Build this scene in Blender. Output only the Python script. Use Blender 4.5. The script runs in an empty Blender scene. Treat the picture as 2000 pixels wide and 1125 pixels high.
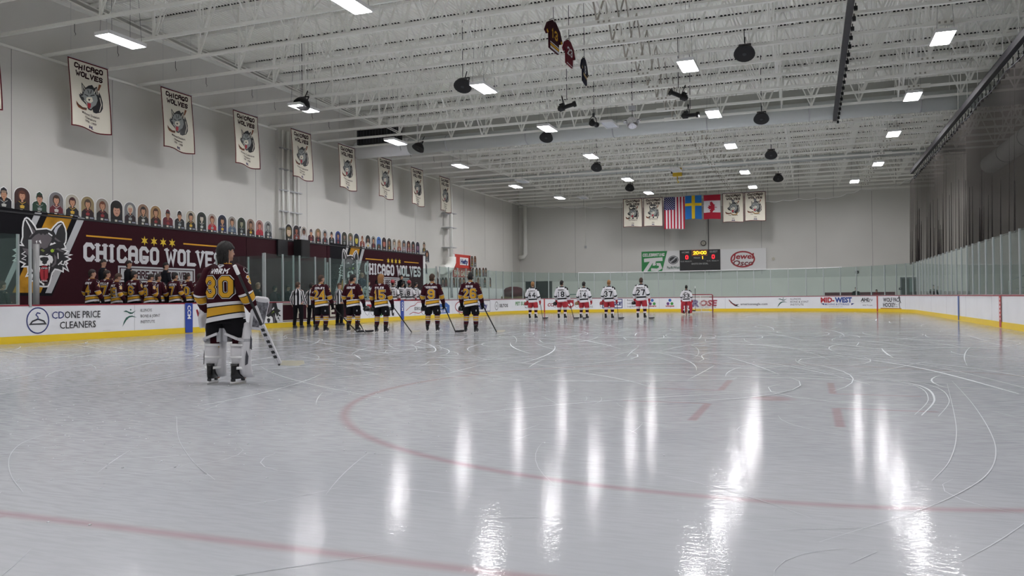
import bpy, math, random
from math import sin, cos, pi, radians
from mathutils import Vector, Matrix
from mathutils.geometry import tessellate_polygon
from mathutils.bvhtree import BVHTree
random.seed(7)
sc = bpy.context.scene
col = sc.collection
# ------------------------------------------------------------------ camera
F, YAW, PITCH, ROLL, CH = 1552.75, 0.3593, 0.0129, -0.0098, 1.1195
_fw = Vector((-sin(YAW)*cos(PITCH), cos(YAW)*cos(PITCH), sin(PITCH)))
_r = Vector((cos(YAW), sin(YAW), 0)); _u = _r.cross(_fw)
_r2 = _r*cos(ROLL) + _u*sin(ROLL); _u2 = -_r*sin(ROLL) + _u*cos(ROLL)
cam = bpy.data.cameras.new('camera'); camo = bpy.data.objects.new('camera', cam); col.objects.link(camo)
cam.sensor_width = 36; cam.lens = F/2000*36; cam.clip_end = 300; cam.clip_start = 0.05
camo.matrix_world = Matrix(((_r2.x, _u2.x, -_fw.x, 0), (_r2.y, _u2.y, -_fw.y, 0), (_r2.z, _u2.z, -_fw.z, CH), (0, 0, 0, 1)))
sc.camera = camo
# ------------------------------------------------------------------ world, exposure, lamps' strength
w = bpy.data.worlds.new('world'); sc.world = w; w.use_nodes = True
w.node_tree.nodes['Background'].inputs[0].default_value = (0.8, 0.85, 0.9, 1)
w.node_tree.nodes['Background'].inputs[1].default_value = 0.02
sc.view_settings.view_transform = 'Standard'; sc.view_settings.look = 'None'
sc.view_settings.gamma = 1; sc.view_settings.use_curve_mapping = False
sc.view_settings.exposure = 0.0
LAMP = 110.0
sc.cycles.transparent_max_bounces = 24
sc.cycles.max_bounces = 8; sc.cycles.diffuse_bounces = 5
# ------------------------------------------------------------------ survey of the hall (metres; x across, y along, z up; lens stands at the origin)
XL, XR, YE, RC = -20.54, 5.81, 60.6, 8.53      # inside faces of the dasher boards and corner radius
WL, WR, WB, WN = -26.06, 9.4, 71.5, -7.0       # walls
WR2 = 15.0
JZ, DZ = 10.06, 12.75                          # joist bottom chord, roof deck
JY0, JS = 21.02, 2.164                         # joist rows

def ray(x, y):
    return _fw + _r2*((x-1000)/F) - _u2*((y-562.5)/F)
def at(x, y, X=None, Y=None, Z=None):
    """the point of the wall / plane X, Y or Z that a surveyed picture point belongs to"""
    d = ray(x, y)
    t = (Z-CH)/d.z if Z is not None else (Y/d.y if Y is not None else X/d.x)
    return Vector((0, 0, CH)) + d*t
def proj(P):
    v = Vector(P) - Vector((0, 0, CH)); k = v.dot(_fw)
    return 1000 + F*v.dot(_r2)/k, 562.5 - F*v.dot(_u2)/k

# ------------------------------------------------------------------ materials
def lin(c):
    if isinstance(c, str):
        c = [int(c[i:i+2], 16)/255 for i in (0, 2, 4)]
    return [(v/12.92 if v <= .04045 else ((v+.055)/1.055)**2.4) for v in c]
MC = {}
def M(name, c=None, rough=.6, metal=0., spec=.5, emit=0., noise=0., nscale=4.):
    if name in MC: return MC[name]
    m = bpy.data.materials.new(name); m.use_nodes = True; MC[name] = m
    nt = m.node_tree; b = nt.nodes['Principled BSDF']; L = lin(c)
    b.inputs['Base Color'].default_value = (*L, 1); b.inputs['Roughness'].default_value = rough
    if rough >= .8: spec = min(spec, .15)
    b.inputs['Metallic'].default_value = metal; b.inputs['Specular IOR Level'].default_value = spec
    if emit:
        b.inputs['Emission Color'].default_value = (*L, 1); b.inputs['Emission Strength'].default_value = emit
    if noise:
        tc = nt.nodes.new('ShaderNodeTexCoord'); n = nt.nodes.new('ShaderNodeTexNoise'); n.inputs['Scale'].default_value = nscale
        n.inputs['Detail'].default_value = 5
        nt.links.new(tc.outputs['Object'], n.inputs['Vector'])
        r = nt.nodes.new('ShaderNodeMapRange'); r.inputs['From Min'].default_value = .3; r.inputs['From Max'].default_value = .7
        r.inputs['To Min'].default_value = 1-noise; r.inputs['To Max'].default_value = 1+noise*.4
        nt.links.new(n.outputs['Fac'], r.inputs['Value'])
        mx = nt.nodes.new('ShaderNodeVectorMath'); mx.operation = 'SCALE'; mx.inputs[0].default_value = L
        nt.links.new(r.outputs['Result'], mx.inputs['Scale']); nt.links.new(mx.outputs['Vector'], b.inputs['Base Color'])
    return m
def sheer(name, c, opac, gloss=0., c2=None):
    """glass and netting: tinted see-through with a little surface"""
    m = bpy.data.materials.new(name); m.use_nodes = True; MC[name] = m; nt = m.node_tree
    for n in list(nt.nodes):
        if n.type != 'OUTPUT_MATERIAL': nt.nodes.remove(n)
    out = [n for n in nt.nodes][0]
    tr = nt.nodes.new('ShaderNodeBsdfTransparent'); tr.inputs[0].default_value = (*lin(c), 1)
    df = nt.nodes.new('ShaderNodeBsdfDiffuse'); df.inputs[0].default_value = (*lin(c2 or c), 1)
    mx = nt.nodes.new('ShaderNodeMixShader'); mx.inputs[0].default_value = opac
    nt.links.new(tr.outputs[0], mx.inputs[1]); nt.links.new(df.outputs[0], mx.inputs[2]); last = mx
    if gloss:
        gl = nt.nodes.new('ShaderNodeBsdfGlossy'); gl.inputs['Roughness'].default_value = .03
        fr = nt.nodes.new('ShaderNodeFresnel'); fr.inputs[0].default_value = 1.3
        ml = nt.nodes.new('ShaderNodeMath'); ml.operation = 'MULTIPLY'; ml.inputs[1].default_value = gloss
        geo = nt.nodes.new('ShaderNodeNewGeometry'); inv = nt.nodes.new('ShaderNodeMath'); inv.operation = 'SUBTRACT'; inv.inputs[0].default_value = 1
        nt.links.new(geo.outputs['Backfacing'], inv.inputs[1]); m3 = nt.nodes.new('ShaderNodeMath'); m3.operation = 'MULTIPLY'
        nt.links.new(fr.outputs[0], m3.inputs[0]); nt.links.new(inv.outputs[0], m3.inputs[1]); nt.links.new(m3.outputs[0], ml.inputs[0])
        m2 = nt.nodes.new('ShaderNodeMixShader'); nt.links.new(ml.outputs[0], m2.inputs[0])
        nt.links.new(mx.outputs[0], m2.inputs[1]); nt.links.new(gl.outputs[0], m2.inputs[2]); last = m2
    nt.links.new(last.outputs[0], out.inputs[0])
    return m
wallm = M('painted_wall', 'd2d0cb', .85, noise=.05, nscale=.35)
wall_up = M('painted_wall_upper', 'bdbdb6', .85)
steel = M('white_painted_steel', 'f2f2ec', .55)
steel2 = M('shop_primed_steel', 'a9a49a', .7)
deckm = M('roof_deck_paint', 'f5f5ee', .7)
black = M('black', '101012', .6); blackg = M('black_gloss', '0c0c0e', .25)
white = M('white_paint', 'e8e8e8', .5); whiteb = M('board_white', 'e2e3e6', .35, noise=.04, nscale=1.5)
yellow = M('kick_yellow', 'e0bf14', .4); red = M('cap_red', '8c2032', .4); redl = M('line_red', 'b5302c', .45)
blue = M('stripe_blue', '1d46a8', .45); navy = M('navy', '1c2a6e', .5); green = M('sign_green', '1f8a45', .5)
maroon = M('maroon', '32111a', .8); maroon2 = M('maroon_plain', '35191f', .8); gold = M('gold', 'd99d1f', .7)
goldd = M('banner_gold', 'b8862a', .8, noise=.35, nscale=2.5)
grey = M('grey', '6f7074', .7); dgrey = M('dark_grey', '35353a', .7); lgrey = M('light_grey', 'b4b5b8', .6)
cloth = M('banner_cloth', 'dcd7c8', .9); brown = M('stick_brown', '7a4526', .7); dred = M('tongue_red', 'a3202c', .6)
alu = M('aluminium', 'aeb4b4', .4, .3); chrome = M('bright_steel', 'cccccc', .25, .9)
dgreen = M('logo_green', '22574a', .5); skin = M('skin', 'b08770', .6); skin2 = M('skin_dark', '7c5340', .6)
ltgreen = M('eye_green', '9fc02c', .5); oran = M('orange', 'd2671e', .6); pale = M('pale_cloth', 'c9c5b6', .9)
glassm = sheer('rink_glass', 'eff6f4', .035, 1.0, 'a9bfbb')
netm = sheer('protective_netting', 'c6c4c1', .30, 0, '4a4645')
net2 = sheer('fine_netting', 'f0f0f0', .05, 0, '9a9a98')

# ------------------------------------------------------------------ mesh helpers
class MB:
    def __init__(s): s.v = []; s.f = []; s.m = []; s.mats = []; s.sm = []
    def mi(s, m):
        if m not in s.mats: s.mats.append(m)
        return s.mats.index(m)
    def face(s, ids, m, smooth=False): s.f.append(tuple(ids)); s.m.append(s.mi(m)); s.sm.append(smooth)
    def poly(s, pts, m):
        k = len(s.v); s.v += [tuple(p) for p in pts]; s.face(range(k, k+len(pts)), m)
    def box(s, a, b, m, R=None, o=(0, 0, 0)):
        x0, y0, z0 = a; x1, y1, z1 = b; k = len(s.v)
        P = [(x0, y0, z0), (x1, y0, z0), (x1, y1, z0), (x0, y1, z0), (x0, y0, z1), (x1, y0, z1), (x1, y1, z1), (x0, y1, z1)]
        if R is not None: P = [tuple(R @ Vector(p) + Vector(o)) for p in P]
        s.v += P
        for q in ((3, 2, 1, 0), (4, 5, 6, 7), (0, 1, 5, 4), (1, 2, 6, 5), (2, 3, 7, 6), (3, 0, 4, 7)): s.face([k+i for i in q], m)
        return s
    def bar(s, p, q, w_, d, m, ref=(0, 0, 1)):
        """rectangular bar from p to q"""
        p = Vector(p); q = Vector(q); t = (q-p)
        L = t.length; t.normalize(); r = Vector(ref)
        if abs(t.dot(r)) > .95: r = Vector((0, 1, 0))
        x = t.cross(r).normalized(); y = x.cross(t); k = len(s.v)
        for c in (p, q):
            for a, b in ((-1, -1), (1, -1), (1, 1), (-1, 1)): s.v.append(tuple(c + x*(a*w_/2) + y*(b*d/2)))
        for f in ((3, 2, 1, 0), (4, 5, 6, 7), (0, 1, 5, 4), (1, 2, 6, 5), (2, 3, 7, 6), (3, 0, 4, 7)): s.face([k+i for i in f], m)
        return s
    def tube(s, pts, r, m, n=10, caps=True, mats=None):
        pts = [Vector(p) for p in pts]; rr = r if isinstance(r, (list, tuple)) else [r]*len(pts)
        k = len(s.v); N = None
        for i, p in enumerate(pts):
            t = (pts[min(i+1, len(pts)-1)] - pts[max(i-1, 0)]).normalized()
            if N is None:
                N = t.cross(Vector((0, 0, 1)))
                if N.length < .1: N = t.cross(Vector((0, 1, 0)))
            N = (N - t*N.dot(t)).normalized(); B = t.cross(N)
            for j in range(n):
                a = 2*pi*j/n; s.v.append(tuple(p + N*(cos(a)*rr[i]) + B*(sin(a)*rr[i])))
        for i in range(len(pts)-1):
            mm = mats[i] if mats else m
            for j in range(n): s.face((k+i*n+j, k+i*n+(j+1) % n, k+(i+1)*n+(j+1) % n, k+(i+1)*n+j), mm, True)
        if caps:
            s.face([k+j for j in range(n)][::-1], m); s.face([k+(len(pts)-1)*n+j for j in range(n)], mats[-1] if mats else m)
        return s
    def ring_loft(s, rings, matf, closed=True, capa=True, capb=True):
        k = len(s.v); n = len(rings[0])
        for R_ in rings: s.v += [tuple(p) for p in R_]
        for i in range(len(rings)-1):
            for j in range(n if closed else n-1):
                s.face((k+i*n+j, k+i*n+(j+1) % n, k+(i+1)*n+(j+1) % n, k+(i+1)*n+j), matf(i, j), True)
        if capa: s.face([k+j for j in range(n)][::-1], matf(0, 0))
        if capb: s.face([k+(len(rings)-1)*n+j for j in range(n)], matf(len(rings)-2, 0))
        return s
    def ell(s, c, a, b, h, m, nu=14, nv=9, R=None):
        rings = []
        for i in range(nv+1):
            th = -pi/2 + pi*i/nv; cc = max(cos(th), .02)
            rg = []
            for j in range(nu):
                p = Vector((a*cc*cos(2*pi*j/nu), b*cc*sin(2*pi*j/nu), h*sin(th)))
                if R is not None: p = R @ p
                rg.append(p + Vector(c))
            rings.append(rg)
        return s.ring_loft(rings, lambda i, j: m)
    def mesh(s, name):
        me = bpy.data.meshes.new(name); me.from_pydata(s.v, [], s.f)
        for m in s.mats: me.materials.append(m)
        me.polygons.foreach_set('material_index', s.m); me.polygons.foreach_set('use_smooth', s.sm)
        me.update(); return me
    def build(s, name, parent=None, loc=None): return link(name, s.mesh(name), parent, loc)
def link(name, data, parent=None, loc=None):
    o = bpy.data.objects.new(name, data); col.objects.link(o)
    if parent is not None: o.parent = parent
    if loc is not None: o.location = loc
    return o
def tag(o, label=None, cat=None, group=None, kind=None):
    if label: o['label'] = label
    if cat: o['category'] = cat
    if group: o['group'] = group
    if kind: o['kind'] = kind
    return o
def thing(name, label, cat, loc=(0, 0, 0), rz=0., group=None):
    o = bpy.data.objects.new(name, None); col.objects.link(o); o.location = loc; o.rotation_euler = (0, 0, rz)
    return tag(o, label, cat, group)
def copy_tree(o, parent=None):
    c = o.copy(); col.objects.link(c)
    if parent is not None: c.parent = parent
    for ch in o.children: copy_tree(ch, c)
    return c

# ------------------------------------------------------------------ flat artwork: lists of (polygon, material) in metres, laid on a surface
GL = {'A': '00 05 16 36 45 40|03 43', 'B': '00 06 36 45 44 33 03|33 42 41 30 00', 'C': '45 36 16 05 01 10 30 41', 'D': '00 06 36 45 41 30 00',
 'E': '46 06 00 40|03 33', 'F': '46 06 00|03 33', 'G': '45 36 16 05 01 10 30 41 42 22', 'H': '00 06|40 46|03 43', 'I': '20 26', 'J': '01 10 30 41 46',
 'K': '00 06|46 13 40', 'L': '06 00 40', 'M': '00 06 23 46 40', 'N': '00 06 40 46', 'O': '01 05 16 36 45 41 30 10 01', 'P': '00 06 36 45 44 33 03',
 'Q': '01 05 16 36 45 41 30 10 01|22 40', 'R': '00 06 36 45 44 33 03|23 40', 'S': '45 36 16 05 04 13 33 42 41 30 10 01', 'T': '06 46|26 20',
 'U': '06 01 10 30 41 46', 'V': '06 20 46', 'W': '06 10 24 30 46', 'X': '00 46|06 40', 'Y': '06 23 46|23 20', 'Z': '06 46 00 40',
 '0': '01 05 16 36 45 41 30 10 01', '1': '20 26 15', '2': '05 16 36 45 44 00 40', '3': '05 16 36 45 44 33 23|33 42 41 30 10 01', '4': '30 36 02 42',
 '5': '46 06 03 33 42 41 30 10 01', '6': '45 36 16 05 01 10 30 41 42 33 03', '7': '06 46 20', '8': '13 04 05 16 36 45 44 33 13 02 01 10 30 41 42 33',
 '9': '01 10 30 41 45 36 16 05 04 13 43', '-': '03 43', '&': '40 05 16 25 02 01 10 20 42', '.': '20 21', ':': '21 22|24 25', "'": '25 26', '!': '20 21|22 26', '/': '00 46'}
def stroke(pts, t, m, closed=False, step=None):
    P = [Vector((p[0], p[1])) for p in pts]
    if closed and (P[0]-P[-1]).length < 1e-6: P = P[:-1]
    n = len(P); L = []; Rr = []
    for i in range(n):
        a = P[i-1] if (i > 0 or closed) else None; b = P[(i+1) % n] if (i < n-1 or closed) else None
        c = P[i]
        if a is None: d = (b-c).normalized(); nn = Vector((-d.y, d.x)); c = c - d*t*.5; k = 1
        elif b is None: d = (c-a).normalized(); nn = Vector((-d.y, d.x)); c = c + d*t*.5; k = 1
        else:
            d1 = (c-a).normalized(); d2 = (b-c).normalized(); n1 = Vector((-d1.y, d1.x)); n2 = Vector((-d2.y, d2.x))
            nn = n1+n2
            if nn.length < .3: nn = n1; k = 1
            else: nn.normalize(); k = min(1/max(nn.dot(n1), .35), 2)
        L.append(c+nn*t*.5*k); Rr.append(c-nn*t*.5*k)
    out = []
    for i in range(n if closed else n-1):
        j = (i+1) % n; k = 1
        if step: k = max(1, int((P[j]-P[i]).length/step+.5))
        for q in range(k):
            f0, f1 = q/k, (q+1)/k
            out.append(([Rr[i].lerp(Rr[j], f0), Rr[i].lerp(Rr[j], f1), L[i].lerp(L[j], f1), L[i].lerp(L[j], f0)], m))
    return out
def btext(txt, x, y, h, t, m, w_=.62, gap=.3, slant=0., center=True, step=None, jit=0., serif=0.):
    """block lettering; h cap height, t stroke, w_ letter width / height"""
    cw = h*w_; adv = cw + t + h*gap*.35
    wid = [(t*1.3 if c in "1I.:'!" else cw*1.4 if c in 'WM' else cw) for c in txt]; adv_ = [(h*.38 if c == ' ' else wi + t + h*gap*.3) for wi, c in zip(wid, txt)]
    X = x - (sum(adv_)-t-h*gap*.3)/2 if center else x
    out = []; rnd = random.Random(len(txt)*7+3)
    for c, wi, ad in zip(txt, wid, adv_):
        if c in GL:
            dy = rnd.uniform(-jit, jit)*h; sx = wi if c not in "1I.:'!" else cw*.6
            off = 0 if c not in "1I.:'!" else -(sx-wi)/2
            for ln in GL[c].split('|'):
                q = [(X+off+int(a[0])/4*sx, y+dy+t/2+int(a[1])/6*(h-t)) for a in ln.split()]
                q = [(px+slant*(py-y), py) for px, py in q]
                out += stroke(q, t, m, ln.split()[0] == ln.split()[-1], step)
                if serif:
                    for e in (q[0], q[-1]):
                        if abs(e[1]-y-t/2) < t*.3 or abs(e[1]-y-h+t/2) < t*.3: out += stroke([(e[0]-serif, e[1]), (e[0]+serif, e[1])], t*.45, m)
        X += ad
    return out
FC = {}
def ftext(txt, x, y, h, m, bold=0., sx=1., slant=0., center=False):
    key = (txt, bold)
    if key not in FC:
        cu = bpy.data.curves.new('t', 'FONT'); cu.body = txt; cu.size = 1; cu.offset = bold; cu.resolution_u = 2
        o = bpy.data.objects.new('t', cu); col.objects.link(o)
        me = o.to_mesh(); V = [v.co.copy() for v in me.vertices]; Fs = [tuple(p.vertices) for p in me.polygons]
        o.to_mesh_clear(); bpy.data.objects.remove(o); bpy.data.curves.remove(cu); FC[key] = (V, Fs)
    V, Fs = FC[key]; k = h/.72
    x0 = min(v.x for v in V); x1 = max(v.x for v in V)
    ox = x - ((x0+x1)/2*k*sx if center else x0*k*sx)
    return [([(ox+V[i].x*k*sx+slant*V[i].y*k, y+V[i].y*k) for i in f], m) for f in Fs]
def fwidth(txt, h, sx=1., bold=0.):
    a = ftext(txt, 0, 0, h, None, bold, sx); xs = [p[0] for f, _ in a for p in f]; return max(xs)-min(xs)
def rect(x0, y0, x1, y1, m): return [([(x0, y0), (x1, y0), (x1, y1), (x0, y1)], m)]
def oval(x, y, a, b, m, n=24, rot=0.): return [([(x+a*cos(t)*cos(rot)-b*sin(t)*sin(rot), y+a*cos(t)*sin(rot)+b*sin(t)*cos(rot)) for t in [2*pi*i/n for i in range(n)]], m)]
def ovalring(x, y, a, b, t, m, n=28): return stroke([(x+a*cos(2*pi*i/n), y+b*sin(2*pi*i/n)) for i in range(n)], t, m, True)
def shift(art, dx=0, dy=0, k=1., flip=False): return [([((-p[0] if flip else p[0])*k+dx, p[1]*k+dy) for p in f], m) for f, m in art]
def lay(layers, fn, name, parent=None, gap=.004, maxw=None, sub=None):
    """layers: list of art lists, each lies gap above the one before; fn(u, v, height) -> world point.
    sub: longest edge allowed, so that the print follows a curved surface"""
    mb = MB(); sub = sub or maxw
    for li, art in enumerate(layers):
        for pi_, (f, m) in enumerate(art):
            P = [Vector((p[0], p[1], 0)) for p in f]; hh = gap*(li+1)+(pi_ % 31)*.00011
            if len(P) == 3: T_ = [(P[0], P[1], P[2])]
            else: T_ = [tuple(P[i] for i in t) for t in tessellate_polygon([P])]
            if sub:
                out = []; st = list(T_)
                while st:
                    a, b, c = st.pop(); e = ((a-b).length, (b-c).length, (c-a).length); k = e.index(max(e))
                    if e[k] <= sub: out.append((a, b, c)); continue
                    if k == 0: q = (a+b)/2; st += [(a, q, c), (q, b, c)]
                    elif k == 1: q = (b+c)/2; st += [(a, b, q), (a, q, c)]
                    else: q = (c+a)/2; st += [(a, b, q), (q, b, c)]
                T_ = out
            for t in T_:
                k = len(mb.v); mb.v += [tuple(fn(p.x, p.y, hh)) for p in t]; mb.face((k, k+1, k+2), m)
    return mb.build(name, parent)
def planeX(X, Y0, Z0, sgn=1):    # on a wall that faces +x; u runs along +y
    return lambda u, v, h: Vector((X+h*sgn, Y0+u, Z0+v))
def planeY(Y, X0, Z0):           # on a wall that faces -y; u runs along +x
    return lambda u, v, h: Vector((X0+u, Y-h, Z0+v))
# ================================================================== THE HALL
def mnode(nt, op, a, b=None, c=None):
    n = nt.nodes.new('ShaderNodeMath'); n.operation = op
    for i, v in enumerate((a, b, c)):
        if v is None: continue
        if isinstance(v, (int, float)): n.inputs[i].default_value = v
        else: nt.links.new(v, n.inputs[i])
    return n.outputs[0]
def ice_material():
    m = bpy.data.materials.new('rink_ice'); m.use_nodes = True; nt = m.node_tree; b = nt.nodes['Principled BSDF']
    tc = nt.nodes.new('ShaderNodeTexCoord'); sp = nt.nodes.new('ShaderNodeSeparateXYZ'); nt.links.new(tc.outputs['Object'], sp.inputs[0])
    x, y = sp.outputs[0], sp.outputs[1]; E = .022
    mn = lambda o, a, b_=None: mnode(nt, o, a, b_)
    def soft(d, half, e=.045):      # 1 inside |d| < half
        n = nt.nodes.new('ShaderNodeMapRange'); n.interpolation_type = 'SMOOTHSTEP'
        nt.links.new(mn('ABSOLUTE', d), n.inputs['Value'])
        n.inputs['From Min'].default_value = half-e; n.inputs['From Max'].default_value = half+e
        n.inputs['To Min'].default_value = 1; n.inputs['To Max'].default_value = 0
        return n.outputs['Result']
    def circ(cx, cy, r, half, e=.05):
        dx = mn('SUBTRACT', x, cx); dy = mn('SUBTRACT', y, cy)
        d = mn('SQRT', mn('ADD', mn('MULTIPLY', dx, dx), mn('MULTIPLY', dy, dy)))
        return soft(mn('SUBTRACT', d, r), half, e)
    def union(L):
        o = L[0]
        for k in L[1:]: o = mn('MAXIMUM', o, k)
        return o
    def rct(x0, x1, y0, y1, e=.02):
        return mn('MULTIPLY', soft(mn('SUBTRACT', x, (x0+x1)/2), (x1-x0)/2, e), soft(mn('SUBTRACT', y, (y0+y1)/2), (y1-y0)/2, e))
    near = mn('LESS_THAN', y, 3.03)
    trap = mn('MULTIPLY', near, soft(mn('SUBTRACT', mn('ABSOLUTE', mn('ADD', x, 7.35)), mn('ADD', 3.37, mn('MULTIPLY', mn('SUBTRACT', 3.02, y), -.45))), .03))
    reds = [soft(mn('SUBTRACT', y, 3.02), .04), trap, circ(-.4, 9.12, 4.57, .04), circ(-.4, 9.12, .0, .2, .1),
            soft(mn('SUBTRACT', y, 30.1), .15, .03), soft(mn('SUBTRACT', y, 57.3), .03)]
    for sx in (-1, 1):
        for sy in (-1, 1):
            X0 = -.4+sx*.62; Y0 = 9.12+sy*.62
            reds.append(rct(X0-.04, X0+.04, min(Y0, Y0+sy*1.2), max(Y0, Y0+sy*1.2)))
            reds.append(rct(min(X0, X0+sx*.9), max(X0, X0+sx*.9), Y0-.03, Y0+.03))
    blues = [soft(mn('SUBTRACT', y, 22.5), .15, .03), soft(mn('SUBTRACT', y, 37.75), .15, .03), circ(-7.35, 30.1, 4.57, .03)]
    n1 = nt.nodes.new('ShaderNodeTexNoise'); n1.inputs['Scale'].default_value = .35; n1.inputs['Detail'].default_value = 6
    nt.links.new(tc.outputs['Object'], n1.inputs['Vector'])
    mp = nt.nodes.new('ShaderNodeMapping'); mp.inputs['Scale'].default_value = (5., 32., 1); mp.inputs['Rotation'].default_value = (0, 0, .28)
    nt.links.new(tc.outputs['Object'], mp.inputs['Vector'])
    n2 = nt.nodes.new('ShaderNodeTexNoise'); n2.inputs['Scale'].default_value = 1.; n2.inputs['Detail'].default_value = 4; nt.links.new(mp.outputs[0], n2.inputs['Vector'])
    n3 = nt.nodes.new('ShaderNodeTexNoise'); n3.inputs['Scale'].default_value = 34.; n3.inputs['Detail'].default_value = 3; nt.links.new(tc.outputs['Object'], n3.inputs['Vector'])
    def mix(f, a, c):
        q = nt.nodes.new('ShaderNodeMix'); q.data_type = 'RGBA'; nt.links.new(f, q.inputs['Factor']) if not isinstance(f, float) else None
        if isinstance(a, tuple): q.inputs[6].default_value = a
        else: nt.links.new(a, q.inputs[6])
        q.inputs[7].default_value = c; return q.outputs[2]
    nf = mn('SMOOTH_MIN', mn('MULTIPLY', mn('SUBTRACT', n1.outputs['Fac'], .35), 2.2), 1.)
    base = mix(nf, (*lin('b3b6bb'), 1), (*lin('c3c5c9'), 1))
    base = mix(mn('MULTIPLY', union(reds), .32), base, (*lin('a04040'), 1))
    base = mix(mn('MULTIPLY', union(blues), .45), base, (*lin('41558f'), 1))
    nt.nodes.remove(b)
    df = nt.nodes.new('ShaderNodeBsdfDiffuse'); nt.links.new(base, df.inputs['Color'])
    ga = nt.nodes.new('ShaderNodeBsdfGlossy'); nt.links.new(mn('ADD', .045, mn('MULTIPLY', n2.outputs['Fac'], .06)), ga.inputs['Roughness'])
    gb = nt.nodes.new('ShaderNodeBsdfGlossy'); gb.inputs['Roughness'].default_value = .24
    fr = nt.nodes.new('ShaderNodeFresnel'); fr.inputs['IOR'].default_value = 1.31
    st = nt.nodes.new('ShaderNodeMapRange'); st.inputs['From Min'].default_value = .42; st.inputs['From Max'].default_value = .62; st.inputs['To Min'].default_value = .65; st.inputs['To Max'].default_value = 1.2
    nt.links.new(n2.outputs['Fac'], st.inputs['Value'])
    m1 = nt.nodes.new('ShaderNodeMixShader'); nt.links.new(mn('MULTIPLY', fr.outputs[0], .12), m1.inputs[0]); nt.links.new(df.outputs[0], m1.inputs[1]); nt.links.new(gb.outputs[0], m1.inputs[2])
    m2 = nt.nodes.new('ShaderNodeMixShader'); nt.links.new(mn('MULTIPLY', mn('MULTIPLY', fr.outputs[0], mn('ADD', .36, mn('MULTIPLY', fr.outputs[0], .95))), st.outputs['Result']), m2.inputs[0]); nt.links.new(m1.outputs[0], m2.inputs[1]); nt.links.new(ga.outputs[0], m2.inputs[2])
    nt.links.new(m2.outputs[0], nt.nodes['Material Output'].inputs['Surface'])
    bp = nt.nodes.new('ShaderNodeBump'); bp.inputs['Strength'].default_value = .14; bp.inputs['Distance'].default_value = .012
    h = mn('ADD', mn('MULTIPLY', n2.outputs['Fac'], .5), mn('MULTIPLY', n3.outputs['Fac'], .5))
    nt.links.new(h, bp.inputs['Height']); [nt.links.new(bp.outputs[0], q.inputs['Normal']) for q in (ga, gb)]
    return m

# path of the boards, left side -> far end -> right side
SL = YE-RC-2.0; ARC = RC*pi/2; SE = (XR-XL)-2*RC
S_ALL = SL+ARC+SE+ARC+SL; Y0B = 2.0
def bpath(s):
    """point and outward normal on the inside face of the dasher boards"""
    if s < SL: return Vector((XL, Y0B+s, 0)), Vector((-1, 0, 0))
    s -= SL
    if s < ARC:
        a = pi - s/RC; return Vector((XL+RC+RC*cos(a), YE-RC+RC*sin(a), 0)), Vector((cos(a), sin(a), 0))
    s -= ARC
    if s < SE: return Vector((XL+RC+s, YE, 0)), Vector((0, 1, 0))
    s -= SE
    if s < ARC:
        a = pi/2 - s/RC; return Vector((XR-RC+RC*cos(a), YE-RC+RC*sin(a), 0)), Vector((cos(a), sin(a), 0))
    s -= ARC
    return Vector((XR, YE-RC-s, 0)), Vector((1, 0, 0))
def s_at(px, z=.6, lo=8., hi=None):
    a, b = lo, hi or S_ALL-16
    for _ in range(50):
        m_ = (a+b)/2; P = bpath(m_)[0]; P.z = z
        if proj(P)[0] < px: a = m_
        else: b = m_
    return a

# floor: the ice sheet and the slab around it
pts = []
for i in range(81): pts.append(bpath(S_ALL*i/80)[0])
mb = MB(); ice = ice_material()
k = len(pts); mb.v = [(p.x, p.y, 0) for p in pts] + [(XR, -.3, 0), (XL, -.3, 0)] + [(p.x, p.y, -.05) for p in pts] + [(XR, -.3, -.05), (XL, -.3, -.05)]
n_ = k+2; mb.face(range(n_)[::-1], ice)
for i in range(n_): mb.face((i, (i+1) % n_, n_+(i+1) % n_, n_+i), ice)
tag(mb.build('floor'), kind='structure')
tag(MB().box((WL-.3, WN-.3, -.3), (WR2+.3, WB+.3, -.051), M('concrete', '8b8b88', .8, noise=.1)).build('floor'), kind='structure')
# walls
wl = MB().box((WL-.3, WN, -.05), (WL, WB, DZ), wallm).build('wall_left'); tag(wl, kind='structure')
mb = MB()
for y in (11, 15.4, 19.8, 24.1, 28.5, 32.87, 37.2, 41.57, 45.84, 50.1, 58.5, 62.9, 67.2): mb.box((WL, y-.008, 4.4), (WL+.004, y+.008, JZ), grey)
mb.build('panel_joint', wl)
mb = MB().box((WL, WN, JZ-.05), (WL+.08, WB, JZ+.03), steel).box((WL, WN, DZ-.5), (WL+.35, WB, DZ-.42), steel)
mb.build('wall_ledge', wl)
wb = MB().box((WL-.3, WB, -.05), (WR2+.3, WB+.3, DZ), M('painted_wall_end', 'dddcd7', .85, noise=.05, nscale=.35)).build('wall_back'); tag(wb, kind='structure')
mb = MB()
for x in (-20.5, -16.1, -12.2, -8.35, -3.9, .5, 4.8): mb.box((x-.01, WB-.004, 3), (x+.01, WB, JZ-.4), grey)
mb.build('panel_joint', wb)
MB().box((WL, WB-.1, JZ-.3), (WR, WB, JZ-.12), steel).box((WL, WB-.06, JZ+.9), (WR, WB, JZ+.98), steel).build('wall_ledge', wb)
tag(MB().box((WR, 57.5, -.05), (WR2, WB, DZ), wallm).build('wall_right'), kind='structure')
tag(MB().box((WR2, WN, -.05), (WR2+.3, 57.5, DZ), wallm).build('wall_right'), kind='structure')
tag(MB().box((WL-.3, WN-.3, -.05), (WR2+.3, WN, DZ), wallm).build('wall_front'), kind='structure')
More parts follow.
